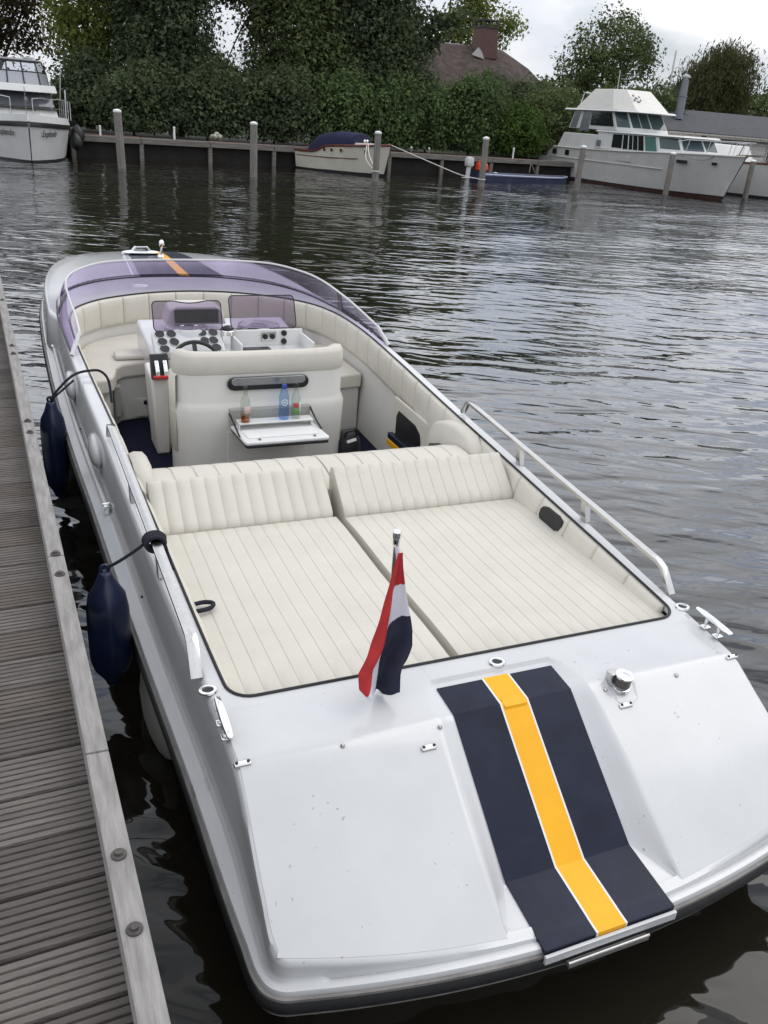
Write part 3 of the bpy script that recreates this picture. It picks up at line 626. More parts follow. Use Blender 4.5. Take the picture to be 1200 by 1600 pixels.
# throttle box
q = MB(OFF); th = [(-.578, 5.50, .635), (-.462, 5.50, .635), (-.462, 5.56, .79), (-.578, 5.56, .79)]
q.hexa(th, [(x, y+.05, z-.01) for x, y, z in th]); tbx = q.build('throttle_box', BLKP, bt, smooth=0, bevel=.006)
for xx in (-.545, -.492):
    q = MB(OFF); q.bar([(xx, 5.525, .755), (xx, 5.47, .70), (xx, 5.465, .668)], .026, .016, (0, -1, .3)); q.build('throttle_lever', CHROME, tbx, bevel=.004)
    q = MB(OFF); q.tube([(xx-.028, 5.463, .662), (xx+.03, 5.463, .662)], .013, 10); q.build('lever_knob', RED, tbx)
q = MB(OFF); q.hexa([(-.56, 5.53, sole_z), (-.47, 5.53, sole_z), (-.47, 5.80, sole_z), (-.56, 5.80, sole_z)], [(-.58, 5.53, .63), (-.46, 5.53, .63), (-.46, 5.85, .66), (-.58, 5.85, .66)]); q.build('throttle_pedestal', GEL2, bt, bevel=.015)

# windscreen
def half_curve(p): return catmull([(-x, y, z) for x, y, z in reversed(p[1:])]+list(p), 8)
wb = [(0, 7.88, .0), (.45, 7.83, 0), (.82, 7.60, 0), (1.02, 7.20, 0), (1.075, 6.6, 0), (1.085, 6.2, 0), (1.075, 5.8, 0), (1.062, 5.44, 0)]
wtp = [(0, 7.30, 1.106), (.36, 7.28, 1.106), (.68, 7.19, 1.10), (.90, 7.01, 1.068), (.99, 6.72, 1.045), (1.005, 6.25, 1.018), (.998, 5.88, .992), (1.0, 5.53, .952)]
def mir(p): return [(-x, y, z) for x, y, z in reversed(p[1:])]+list(p)
Bc = resample(catmull(mir(wb), 10), 97); Tc = resample(catmull(mir(wtp), 10), 97)
Bc = np.array([(x, y, float(dz(x, y))+.004) for x, y, z in Bc])
def wpart(a, b, name):
    q = MB(OFF); q.loft([[tuple(Bc[i]+(Tc[i]-Bc[i])*t+np.array([0, 0, .02*math.sin(math.pi*t)])) for t in np.linspace(0, 1, 7)] for i in range(a, b+1)]); return q.build(name, PURPLE, bt, smooth=80, solid=.006)
ws = wpart(16, 80, 'windscreen'); wpart(0, 16, 'side_window'); wpart(80, 96, 'side_window')
TRIMW = mat('windscreen_trim', (.60, .60, .60), .25)
q = MB(OFF); q.tube([tuple(p) for p in Tc], .008, 8); q.build('windscreen_top_trim', TRIMW, bt)
q = MB(OFF); q.tube([tuple(p) for p in Bc], .006, 6); q.build('windscreen_seal', BLK, bt)
for i in (0, 96):
    q = MB(OFF); q.tube([tuple(Bc[i]), tuple(Bc[i]*.5+Tc[i]*.5), tuple(Tc[i])], .014, 8); q.build('windscreen_end_frame', TRIMW, bt)
for i in (16, 80):
    q = MB(OFF); q.bar([tuple(Bc[i]+(Tc[i]-Bc[i])*t+np.array([0, 0, .02*math.sin(math.pi*t)])) for t in np.linspace(0, 1, 5)], .02, .014, (1, 0, .2)); q.build('windscreen_post', GREYR, bt)
# foredeck stripes
def fstrip(x0a, x1a, x0b, x1b, y0, y1, m, lift, name, label=None):
    q = MB(OFF); rr = []
    for y in np.linspace(y0, y1, 24):
        t = (y-y0)/(y1-y0); a = x0a+(x0b-x0a)*t; b = x1a+(x1b-x1a)*t
        xs = np.linspace(a, b, 6); rr.append([(x, y, float(dz(x, y))+lift) for x in xs])
    q.loft(rr); return q.build(name, m, bt, smooth=60, solid=.002, label=label)
fstrip(-.30, .45, -.22, .30, 7.92, 9.5, NAVY, .003, 'bow_stripe', 'navy stripe on the foredeck')
fstrip(.045, .135, .045, .12, 7.92, 9.55, YEL, .0065, 'bow_stripe', 'yellow stripe on the foredeck')
fstrip(-.37, -.355, -.28, -.27, 7.92, 9.45, WHITEP, .003, 'pinstripe'); fstrip(-.352, -.315, -.267, -.24, 7.92, 9.45, mat('grey_stripe', (.3, .3, .36), .3), .003, 'pinstripe')
q = MB(OFF); q.lathe([(.04, 0), (.035, .02), (.018, .03)], (.05, 8.95, float(dz(.05, 8.95))), 14); q.tube([(.05, 8.95, .87), (.056, 8.95, .96)], .010, 8); q.ell((.06, 8.95, .99), (.028, .028, .04), 10, 8)
q.build('bow_light', CHROME, bt)
q = MB(OFF); z0 = float(dz(-.1, 9.1)); q.ell((-.12, 9.15, z0+.022), (.19, .07, .028), 16, 8); q.bar([(-.21, 9.15, z0+.03), (-.17, 9.15, z0+.075), (-.06, 9.15, z0+.078), (-.02, 9.15, z0+.03)], .07, .018, (0, 0, 1)); q.build('bow_cleat', CHROME, bt, bevel=.005)
q = MB(OFF); q.ell((-.36, 7.5, float(dz(-.3, 7.5))), (.07, .03, .012), 12, 6); q.build('deck_vent', GEL, bt)

# grab rails
def grab(s):
    top = [(s*.985, 4.06, .853), (s*.973, 3.6, .826), (s*.955, 2.9, .785), (s*.942, 2.32, .750)]
    T = catmull(top, 6)
    q = MB(OFF); path = [(s*.985, 4.13, .775), (s*.985, 4.09, .842)]+T+[(s*.943, 2.285, .735), (s*.945, 2.215, .652)]
    P = [Vector(p) for p in path]; rings = []
    for i in range(len(P)):
        t = (P[min(i+1, len(P)-1)]-P[max(i-1, 0)]).normalized(); sd = Vector((1, 0, 0)); sd = (sd-t*sd.dot(t)).normalized(); u = sd.cross(t)
        if u.z < 0: u = -u
        rings.append([tuple(P[i]+sd*a*(.019 if s < 0 else .0155)+u*b*.009) for a, b in ((-1, -.8), (-.8, -1), (.8, -1), (1, -.8), (1, .8), (.8, 1), (-.8, 1), (-1, .8))])
    q.loft(rings, True, True); rl = q.build('grab_rail', STEEL, bt, smooth=30)
    for y in (3.468, 2.852):
        x = float(np.interp(y, [2.32, 2.9, 3.6, 4.06], [.942, .955, .973, .985])); z = float(np.interp(y, [2.32, 2.9, 3.6, 4.06], [.750, .785, .826, .853]))
        q = MB(OFF); zb = float(dz(s*x, y)); q.hexa([(s*x+a, y+b-.02, zb-.002) for a, b in ((-.014, -.022), (.014, -.022), (.014, .022), (-.014, .022))], [(s*x+a, y+b, z-.009) for a, b in ((-.014, -.018), (.014, -.018), (.014, .018), (-.014, .018))]); q.build('rail_post', STEEL, rl, smooth=0, bevel=.003)
grab(-1); grab(1)
# side deck fittings (port gutter and starboard)
for s in (-1, 1):
    for y in (5.35, 4.35, ):
        q = MB(OFF); x = float(hwr(y))-.085; z = (float(zf(y))+float(dz(x, y)))/2+.01; q.ell((s*(x+.012), y, z), (.040, .17, .080), 16, 12); q.build('clam_vent', GEL, bt)
    q = MB(OFF); q.tube([(s*(float(hwr(y))-.055), y, float(zf(y))+.035) for y in np.linspace(3.95, 6.6, 16)], .011, 8); bh = q.build('boathook_pole', WHITEP, bt)
    for y in (3.97, 6.55):
        q = MB(OFF); xx = float(hwr(y))-.055; q.box(s*xx-.014, s*xx+.014, y-.02, y+.02, float(zf(y)), float(zf(y))+.05); q.tube([(s*xx-.02, y, float(zf(y))+.05), (s*xx+.02, y, float(zf(y))+.055)], .008, 6); q.build('pole_clip', CHROME, bh, bevel=.003)
# sockets, cleats, stern light, studs
def nrm_at(x, y):
    e = .004; a = (float(dz(x+e, y))-float(dz(x-e, y)))/(2*e); b = (float(dz(x, y+e))-float(dz(x, y-e)))/(2*e); return Vector((-a, -b, 1)).normalized()
for x, y in ((.035, 2.02), (-.925, 2.145), (.925, 2.125)):
    z = float(dz(x, y)); q = MB(OFF); n_ = 24
    for r0, r1, za, zb in ((1, .93, .001, .006), (.93, .62, .006, .007), (.62, .56, .007, .001)):
        q.loft([[(x+.030*r*math.cos(a), y+.026*r*math.sin(a), z+zz) for a in np.linspace(0, 2*math.pi, n_+1)[:-1]] for r, zz in ((r0, za), (r1, zb))], True)
    sk = q.build('rod_socket', CHROME, bt)
    q = MB(OFF); q.lathe([(.0168, .0005), (.0165, .0022)], (x, y, z), 18); q.build('socket_hole', BLK, sk)
for s in (-1, 1):
    x, y = s*.918, 1.955; z = .645; q = MB(OFF)
    dv = Vector((s*-.01, 1, .05)).normalized(); c = Vector((x, y, z+.048))
    q.loft([[tuple(c+dv*t+Vector((math.cos(a)*w_, 0, math.sin(a)*h_))) for a in np.linspace(0, 2*math.pi, 11)[:-1]] for t, w_, h_ in ((-.092, .004, .003), (-.088, .010, .006), (-.05, .013, .009), (0, .014, .010), (.05, .013, .009), (.088, .010, .006), (.092, .004, .003))], True, True); cl = q.build('cleat', CHROME, bt)
    for t in (-.032, .032):
        q = MB(OFF); q.box(x-.017, x+.017, y+t-.014, y+t+.014, z-.002, z+.006); q.tube([(x, y+t, z+.004), (x, y+t, z+.044)], .008, 8); q.build('cleat_foot', CHROME, cl, bevel=.003)
x, y = .405, 1.805; z = float(dz(x, y)); n = nrm_at(x, y)
q = MB(OFF); ro = [(x+.062*math.cos(a)-.008, y+(.058 if math.sin(a) > 0 else .07)*math.sin(a)*(1 if abs(math.cos(a)) < .8 else .9)) for a in np.linspace(0, 2*math.pi, 9)[:-1]]
q.hexa([(a, b, float(dz(a, b))-.004) for a, b in ro], [(x+(a-x)*.93, y+(b-y)*.93, float(dz(a, b))+.004) for a, b in ro]); q.build('light_bezel', GEL, bt, smooth=0, bevel=.003)
q = MB(OFF); q.lathe([(.031, -.005), (.031, .006), (.026, .008), (.026, .046), (.030, .048), (.030, .054), (.02, .056)], (x-.012, y-.005, z), 20, (0, -.10, 1)); sl = q.build('stern_light', CHROME, bt)
q = MB(OFF); q.box(x-.052, x-.020, y+.004, y+.036, z-.004, z+.05); q.build('light_bracket', STEEL, sl, bevel=.004)
q = MB(OFF); q.lathe([(.0275, .012), (.0275, .042)], (x-.0125, y-.0065, z), 18, (0, -.10, 1)); q.build('light_lens', mat('smoked_lens', (.08, .07, .065), .1), sl)
for x, y in ((-.897, 1.818), (-.344, 1.752), (.379, 1.743), (.894, 1.816)):
    z = float(dz(x, y)); q = MB(OFF); q.hexa([(x+a, y+b, float(dz(x+a, y+b))-.001) for a, b in ((-.026, -.008), (.026, -.008), (.026, .008), (-.026, .008))], [(x+a, y+b, float(dz(x+a, y+b))+.010) for a, b in ((-.024, -.006), (.024, -.006), (.024, .006), (-.024, .006))]); e_ = q.build('eye_plate', CHROME, bt, smooth=0, bevel=.004)
    for a in (-.017, .017):
        q = MB(OFF); q.lathe([(.0052, .0095), (.005, .0125)], (x+a, y, z), 10); q.build('plate_screw', BLKP, e_)
for x, y in ((-.601, 1.809), (-.286, 1.801), (.331, 1.803), (.628, 1.798)):
    z = float(dz(x, y)); q = MB(OFF); q.lathe([(.008, -.001), (.007, .004), (.004, .009)], (x, y, z), 10); q.build('deck_stud', STEEL, bt)
for s, y, d in ((-1, 3.15, .055), (-1, 2.36, .058), (-1, 4.6, .06), (-1, 5.0, .06)):
    q = MB(OFF); q.lathe([(.006, -.004), (.006, .004), (.003, .006)], (s*(float(hwr(y))-d-.012), y, float(zf(y))+.03), 8, (s, 0, .3)); q.build('deck_stud', BLKP, bt)

# ------------------------------------------------------------------ things on and around the boat
# flag on a short staff
fl = thing('ensign_flag', (BX-.395, 1.99, .645), 'red, white and navy flag hanging limp from its staff on the stern deck', 'flag')
q = MB(OFF); q.tube([(-.398, 1.99, .645), (-.397, 1.99, 1.19)], .0075, 10); q.build('staff', STEEL, fl)
q = MB(OFF); q.lathe([(.009, 0), (.011, .004), (.011, .026), (.013, .028), (.013, .046), (.010, .05)], (-.397, 1.99, 1.165), 14); q.build('finial', CHROME, fl)
FR = mat('flag_red', (.47, .028, .030), .75, var=.15, vscale=20); FWm = mat('flag_white', (.70, .69, .76), .75, var=.05); FB = mat('flag_navy', (.018, .021, .045), .75, var=.2, vscale=20)
def cloth():
    # limp cloth: rows top->bottom along the fly fold; columns across, with a deep fold
    # outline points (x,z) measured down the hanging cloth; left = fold edge, right = free edge
    rows_ = 150; q_ = MB(OFF); ncol = 90
    left = lambda z: np.interp(z, [.64, .690, .72, .77, .83, .90, 1.0, 1.1, 1.16], [-.498, -.500, -.508, -.510, -.488, -.467, -.442, -.418, -.402])
    right = lambda z: np.interp(z, [.64, .70, .775, .80, .85, .90, 1.0, 1.1, 1.16], [-.374, -.372, -.369, -.360, -.345, -.348, -.365, -.381, -.389])
    zb = lambda u: np.interp(u, [0, .12, .45, .74, 1], [.715, .695, .668, .648, .682])
    rr = []
    for k in range(rows_):
        t = k/(rows_-1); row = []
        for j in range(ncol):
            u = j/(ncol-1); z = 1.158+(float(zb(u))-1.158)*t
            a, b = float(left(z)), float(right(z)); x = a+(b-a)*u
            y = 1.958-.014*t-.034*t*math.sin(u*math.pi*2.2+.5)-.006*t*math.sin(u*19+t*5)+.008*math.sin(t*8)*u+.004*math.sin(t*23+u*7)*t
            row.append((x, y, z))
        rr.append(row)
    vs = [p for r in rr for p in r]; fs = []; ms = []
    for k in range(rows_-1):
        for j in range(ncol-1):
            x = (rr[k][j][0]+rr[k][j+1][0])/2; z = rr[k][j][2]
            fold = np.interp(z, [.65, .75, .95, 1.05, 1.16], [-.440, -.434, -.420, -.410, -.398])   # edge of the deep fold
            if x < fold: mi = 0 if z > .80+1.7*(x+.435) else 1
            else:
                zr = 1.045+.35*(x+.40); zw = .935+.75*(x+.385)
                mi = 0 if z > zr else (1 if z > zw else 2)
            fs.append((k*ncol+j, k*ncol+j+1, (k+1)*ncol+j+1, (k+1)*ncol+j)); ms.append(mi)
    q_.add(vs, fs); q_.m = ms
    return q_.build('flag_cloth', [FR, FWm, FB], fl, smooth=80, solid=.002)
cloth()
q = MB(OFF); q.tube([(-.398, 1.986, 1.172), (-.389, 1.982, 1.13), (-.384, 1.976, 1.07)], [.007, .008, .004], 8); q.build('hoist_sleeve', FWm, fl)

# bottles on the table
def bottle(x, y, z, prof, glass, label, name='drink_bottle', fill=None, lidc=None, mark=None):
    t = thing(name, (BX+x, y, z), label, 'bottle', 'drinks on the fold-down table')
    q = MB(OFF); q.lathe(prof, (x, y, z), 20); q.build('bottle_body', glass, t, smooth=40)
    if fill:
        q = MB(OFF); q.lathe([(r-.002, h) for r, h in fill], (x, y, z), 18); q.build('drink', AMBER, t)
    if lidc:
        q = MB(OFF); q.lathe(lidc[0], (x, y, z), 16); q.build('bottle_cap', lidc[1], t)
    if mark:
        for (r0, z0_, z1_, a0, a1, m, nm) in mark:
            q = MB(OFF); q.loft([[(x+r0*math.cos(a), y+r0*math.sin(a), z+zz) for zz in (z0_, z1_)] for a in np.linspace(R(a0), R(a1), 9)]); q.build(nm, m, t, solid=.0006)
beer = [(.028, 0), (.0305, .004), (.0305, .118), (.027, .140), (.016, .165), (.0135, .18), (.0135, .215), (.015, .216), (.015, .226), (.0135, .228)]
LBL = mat('pale_label', (.62, .60, .58), .5); LBLR = mat('red_label', (.42, .05, .06), .5); LBLG = mat('green_label', (.10, .22, .05), .5)
bottle(-.128, 4.83, .5495, beer, CLEARG, 'clear glass bottle with amber drink in it, at the left end of the rack', fill=[(.028, .003), (.029, .006), (.029, .045)], mark=[(.0312, .06, .105, 240, 330, mat('faded_label', (.55, .40, .38), .5), 'bottle_label')])
bottle(.118, 4.84, .5495, [(.027, 0), (.033, .006), (.033, .135), (.031, .150), (.020, .185), (.015, .192), (.015, .20)], BLUEG, 'pale blue plastic bottle with a blue cap and round white mark', lidc=([(.016, .196), (.016, .219), (.014, .222)], BLUELID), mark=None)
wb_ = [o for o in bpy.data.objects if o.name.startswith('drink_bottle')][-1]
q = MB(OFF)
for a0 in np.linspace(0, 2*math.pi, 21)[:-1]:
    a1 = a0+2*math.pi/20
    def pp(a, r): 
        th_ = R(262)+r*math.cos(a)/.0335; return (.118+.0336*math.cos(th_), 4.84+.0336*math.sin(th_), .5495+.115+r*math.sin(a))
    q.add([pp(a0, .021), pp(a1, .021), pp(a1, .016), pp(a0, .016)], [(0, 1, 2, 3)])
for dx_, w_ in ((-.006, .012), (.004, .009)): 
    q.add([(.118+.0336*math.cos(R(262)+(dx_+a)/.0335), 4.84+.0336*math.sin(R(262)+(dx_+a)/.0335), .6645+b) for a, b in ((-w_/2, -.004), (w_/2, -.002), (w_/2, .004), (-w_/2, .002))], [(0, 1, 2, 3)])
q.build('round_mark', WHITEP, wb_, solid=.0005)
bottle(.196, 4.845, .5495, beer, CLEARG, 'empty clear glass bottle with a red and green label, right of the blue bottle', mark=[(.0312, .075, .105, 225, 285, LBLR, 'bottle_label'), (.0312, .03, .070, 225, 290, LBLG, 'bottle_label'), (.0312, .045, .110, 300, 330, LBL, 'bottle_label')])
# black bag on the cockpit sole
bag = thing('bag', (BX+.62, 5.05, .1), 'small black bag on the cockpit floor right of the helm seat', 'bag')
q = MB(OFF); 
q.loft([[(.63+r*math.cos(a)*(1+.1*math.sin(3*a)), 5.05+r*.9*math.sin(a), z) for a in np.linspace(0, 2*math.pi, 17)[:-1]] for z, r in ((.10, .07), (.13, .10), (.22, .105), (.30, .095), (.345, .06), (.36, .02))], True, True); q.build('bag_body', mat('black_nylon', (.012, .012, .014), .6, bump=.6, bscale=25), bag, smooth=60)
q = MB(OFF); q.tube(catmull([(.59, 4.99, .34), (.60, 4.97, .38), (.66, 4.98, .385), (.68, 5.0, .34)], 6), .008, 8); q.build('bag_handle', BLKP, bag)
q = MB(OFF); q.bar([(.60, 4.965, .31), (.66, 4.955, .33)], .02, .004, (0, -1, .5)); q.build('bag_tag', WHITEP, bag)

# fenders
def fender(cx, cy, ztop, r, L_, label, ropes, tilt=(0, 0)):
    t = thing('fender', (cx, cy, ztop-L_), label, 'fender', 'navy fenders between boat and jetty')
    pr_ = [(.016, 0), (.026, .01), (.03, .025), (r*.55, .05), (r*.85, .085), (r, .13), (r*1.02, L_*.35), (r*1.02, L_*.6), (r, L_-.16), (r*.88, L_-.10), (r*.55, L_-.055), (.03, L_-.025), (.026, L_-.01), (.02, L_)]
    q = MB(); q.lathe(pr_, (cx, cy, ztop-L_), 28, (tilt[0], tilt[1], 1)); q.build('fender_body', NAVYV, t, smooth=70)
    q = MB(); top = Vector((cx, cy, ztop))+Vector((tilt[0], tilt[1], 0))*L_
    q.tube([tuple(top+Vector((.016*math.cos(a), 0, .012+.016*math.sin(a)))) for a in np.linspace(0, 2*math.pi, 13)[:-1]], .007, 6, closed=True); q.build('fender_eye', NAVYV, t)
    for rp, rad in ropes:
        q = MB(); q.tube(catmull(rp, 6), rad, 8); q.build('rope', ROPE, t)
    return t
rl = Vector((BX-.957, 2.93, .79))
knot = [(rl.x+.034*math.cos(a)*(1+.05*k), rl.y+.016*(k-1.5)*.9, rl.z-.008+.030*math.sin(a)) for k in range(4) for a in np.linspace(0, 2*math.pi, 9)[:-1]]
fender(.207, 2.96, .665, .080, .52, 'navy fender nearest the camera, its line knotted to the port grab rail',
       [([(.207, 2.96, .68), (.25, 2.952, .70), (.33, 2.94, .755), (rl.x-.03, 2.93, .79)], .0065), (knot, .0085),
        ([(rl.x+.035, 2.92, .77), (rl.x+.055, 2.86, .68), (rl.x+.07, 2.80, .655), (rl.x+.085, 2.73, .640), (rl.x+.095, 2.69, .632)], .007),
        ([(rl.x+.095, 2.69, .632), (rl.x+.08, 2.66, .63), (rl.x+.10, 2.645, .628), (rl.x+.15, 2.655, .628), (rl.x+.165, 2.685, .628), (rl.x+.135, 2.70, .628), (rl.x+.09, 2.69, .63)], .0085)])
fx, fy = .128, 5.02
fender(fx, fy, .68, .072, .60, 'navy fender farther up the jetty, its black line looped over the coaming',
       [([(fx, fy, .69), (fx+.03, fy+.0, .73), (fx+.10, fy+.01, .80), (fx+.16, fy+.02, .835), (fx+.235, fy+.03, .845), (fx+.29, fy+.04, .835), (fx+.33, fy+.03, .78), (fx+.335, fy-.02, .66)], .0075),
        ([(fx, fy-.01, .69), (fx+.05, fy-.02, .735), (fx+.10, fy-.015, .775), (fx+.135, fy+.0, .80)], .0065)])

# ------------------------------------------------------------------ mooring piles across the basin
PILEM = mat('pile_timber', (.26, .245, .22), .85, col2=(.15, .14, .125), vscale=5, bump=.6, bscale=25, stretch=(6, 6, .6), spec=.2)
PCAP = mat('pile_cap', (.74, .74, .72), .5)
WETM = mat('wet_timber', (.10, .10, .09), .4, var=.3)
pl_lab = ['mooring pile leaning left, nearest the moored cruiser on the left', 'upright mooring pile standing alone in open water before the dark trees', 'mooring pile in front of the bow of the blue-covered launch', 'mooring pile in front of the low blue dinghy, with a white line tied to it', 'mooring pile at the stern half of the white flybridge cruiser', 'mooring pile at the bow half of the white flybridge cruiser', 'mooring pile right of the flybridge cruiser\'s bow, at the edge of the picture']
pxs = [(3.77, 31.57, -.03, 1.90, .13), (8.02, 30.6, .0, 1.83, .125), (12.75, 31.1, .006, 1.80, .125), (17.17, 31.0, .0, 1.87, .12), (21.73, 31.2, .03, 1.80, .12), (26.6, 31.5, .0, 1.78, .12), (31.16, 31.5, -.005, 1.70, .125)]
proto = None
for k, (X, Y, ln, h, r_) in enumerate(pxs):
    if proto is None:
        proto = thing('mooring_pile', (0, 0, 0), pl_lab[0], 'mooring pile', 'mooring piles in a row across the basin')
        q = MB(); q.lathe([(1, -1.2), (1, 0), (1.02, .03), (.99, .5), (.97, 1.0)], (0, 0, 0), 14); 
        q.v = [(x*.12, y*.12, z*1.8 if z > 0 else z) for x, y, z in q.v]; q.build('post', PILEM, proto)
        q = MB(); q.lathe([(.124, 1.795), (.124, 1.85), (.06, 1.885), (.01, 1.892)], (0, 0, 0), 14); q.build('cap', PCAP, proto, smooth=30)
        q = MB(); q.lathe([(.123, -.3), (.123, .09), (.121, .10)], (0, 0, 0), 14); q.build('wet_band', WETM, proto)
        o = proto
    else: o = copy_tree(proto)
    o.location = (X, Y, 0); o.rotation_euler = (0, ln, RNG.uniform(0, 6)*0); o.scale = (r_/.12, r_/.12, h/1.89); tag(o, pl_lab[k])

# ------------------------------------------------------------------ quay on the far side
QT = mat('quay_timber', (.22, .20, .18), .85, col2=(.13, .12, .105), vscale=3, bump=.5, bscale=15, stretch=(.5, 3, 6), spec=.2)
QD = mat('quay_dark', (.018, .015, .013), .9, var=.4, vscale=2); QR = mat('red_brown_boards', (.16, .07, .055), .85, var=.3, vscale=3)
def qy(x): return 37.42+.085*(x-3)
def qz(x): return .84
quay = thing('quay', (14, 38.4, .4), 'timber quay with a pale edge beam and reddish boards along the far bank', 'quay')
xs_ = [2.7, 5.3, 8.1, 10.9, 13.7, 16.5, 19.3, 22.1, 24.9, 28.6]
for a, b in zip(xs_[:-1], xs_[1:]):
    q = MB(); b -= .02; j = random.uniform(-.015, .015)
    q.hexa([(a, qy(a), .62+j), (b, qy(b), .62+j), (b, qy(b)+.1, .62+j), (a, qy(a)+.1, .62+j)], [(a, qy(a), .83+j), (b, qy(b), .83+j), (b, qy(b)+.1, .83+j), (a, qy(a)+.1, .83+j)]); q.build('edge_beam', QT, quay, smooth=0, bevel=.01)
    for k in range(3):
        y0 = .13+k*.17; q = MB(); z = .845+random.uniform(-.01, .01)
        q.hexa([(a, qy(a)+y0, z-.04), (b, qy(b)+y0, z-.04), (b, qy(b)+y0+.15, z-.04), (a, qy(a)+y0+.15, z-.04)], [(a, qy(a)+y0, z), (b, qy(b)+y0, z), (b, qy(b)+y0+.15, z), (a, qy(a)+y0+.15, z)]); q.build('deck_board', QR if k else QT, quay, smooth=0, bevel=.006)
    q = MB(); q.box(a-.08, a+.08, qy(a)+.03, qy(a)+.19, -1, .615); q.build('quay_post', QT, quay, smooth=0, bevel=.01)
q = MB(); q.hexa([(2.7, qy(2.7)+.3, -.8), (28.6, qy(28.6)+.3, -.8), (28.6, qy(28.6)+.36, -.8), (2.7, qy(2.7)+.36, -.8)], [(2.7, qy(2.7)+.3, .80), (28.6, qy(28.6)+.3, .80), (28.6, qy(28.6)+.36, .80), (2.7, qy(2.7)+.36, .80)]); q.build('sheet_wall', QD, quay, smooth=0)
for x, h, lab in ((6.65, .42, 'taller white marker post on the quay before the dark trees'), (3.75, .3, 'small white marker post on the quay beside the left cruiser'), (23.4, .45, 'thin grey marker post on the quay behind the blue dinghy'), (17.65, .22, 'short dark bollard with a white top on quay, left of the pair by the outboard'), (18.6, .22, 'short dark bollard with a white top on quay, right of the pair by the outboard')):
    t = thing('marker_post', (x, qy(x)+.2, .83), lab, 'post', 'small posts on the far quay')
    q = MB(); q.lathe([(.04, 0), (.04, h)], (x, qy(x)+.2, .83), 8); q.build('post', QT if h < .4 and h != .3 else PCAP, t)
    q = MB(); q.lathe([(.045, h), (.045, h+.05), (.02, h+.07)], (x, qy(x)+.2, .83), 8); q.build('cap', PCAP, t)
q = MB()
for k in range(7): q.ell((8.55+random.uniform(-.25, .25), qy(8.6)+.75+random.uniform(-.1, .1), .92+random.uniform(0, .2)), (.12, .12, .10), 8, 6)
tag(q.build('flower_bush', mat('pale_flowers', (.5, .48, .42), .8, col2=(.12, .14, .06), vscale=14), base=(8.55, 38.6, .84)), 'small pale flowering clump at the edge of the quay under the dark trees', 'plant')

# ------------------------------------------------------------------ moored boats
BW = mat('boat_white', (.60, .60, .59), .35, var=.08, vscale=1.2); BC = mat('boat_cream', (.56, .535, .46), .4, var=.08, vscale=1.5)
WINB = mat('window_dark', (.015, .018, .02), .08); WING = mat('window_grey', (.16, .17, .19), .12); WINT = mat('window_teal', (.045, .075, .08), .1); TEAL = mat('teal_curtain', (.06, .15, .13), .6)
WOODM = mat('mahogany', (.11, .03, .018), .35, var=.3, vscale=6); ANTI = mat('antifoul_brown', (.05, .022, .018), .7, var=.4, vscale=3)
CANV = mat('navy_canvas', (.010, .012, .046), .85, bump=.5, bscale=14, var=.2, vscale=3)
def hull_loft(t, x0, ax_, st_, mats_bands, name='hull'):
    """st_: list of (s, half beam top, half beam wl, ztop, rake). ax_ = (origin, forward unit vec)"""
    pass
def frame(o, ang):
    """local frame: u forward (heading ang measured from +X), v to port, z up"""
    u = Vector((math.cos(ang), math.sin(ang), 0)); v = Vector((-math.sin(ang), math.cos(ang), 0)); o = Vector(o)
    return lambda a, b, c: tuple(o+u*a+v*b+Vector((0, 0, c)))
def quad(q, P, mi=0): q.add(P, [tuple(range(len(P)))], mi)
def panel(fr, pts, th, name, m, parent, bevel=0):
    """polygon in the local frame, thickened along its normal by th"""
    V_ = [Vector(fr(*p)) for p in pts]; n = (V_[1]-V_[0]).cross(V_[2]-V_[0]).normalized()
    q = MB(); q.hexa([tuple(p-n*th/2) for p in V_], [tuple(p+n*th/2) for p in V_]); return q.build(name, m, parent, smooth=0, bevel=bevel)

# -- flybridge cruiser on the right: stern on the quay, bow towards the basin
HC = thing('flybridge_cruiser', (29.0, 36.8, 0), 'large white cruiser with a flybridge, moored on the right behind two piles', 'boat')
fr = frame((28.95, 43.1, 0), R(-90.6))          # u to the bow, v to port (= +x)
# stations: s, half beam at sheer, at waterline, z of sheer
stn = [(0, 1.68, 1.55, .98), (.9, 1.75, 1.6, 1.0), (.95, 1.75, 1.6, 1.22), (1.5, 1.78, 1.62, 1.50), (4, 1.85, 1.68, 1.52), (7, 1.86, 1.60, 1.58), (9.2, 1.80, 1.32, 1.66), (11, 1.52, .85, 1.73), (12.2, 1.02, .42, 1.78), (13.1, .45, .10, 1.80), (13.55, .03, .02, 1.82)]
def hring(s, bt_, bw, z, side, bands):
    k = s-.75*float(sstep(9, 13.55, s))*0
    rk = .9*float(sstep(10.0, 13.55, s))
    return [fr(s-rk*(1-h), side*(bw+(bt_-bw)*h**.8), z*h if h >= 0 else h*1.0) for h in bands]
for side in (-1, 1):
    q = MB(); q.loft([hring(*s, side, (.10, .3, .5, .68, .85, 1.0)) for s in stn]); q.build('hull_side', BW, HC, smooth=50)
    q = MB(); q.loft([[fr(s-.9*float(sstep(10, 13.55, s))*(1-h), side*(bw+(bt_-bw)*max(0, h)**.8), z*h) for h in (-.35, .0, .10)] for s, bt_, bw, z in stn]); q.build('boot_stripe', ANTI, HC, smooth=50)
q = MB(); q.loft([[fr(s, b*(bt_-.02), z-.02+.05*(1-b*b)) for b in np.linspace(-1, 1, 7)] for s, bt_, bw, z in stn]); q.build('deck', BW, HC)
q = MB(); q.loft([[fr(0, b*w_, z) for b in (-1, 1)] for w_, z in ((1.55, -.3), (1.68, .98))]); q.build('transom', BW, HC)
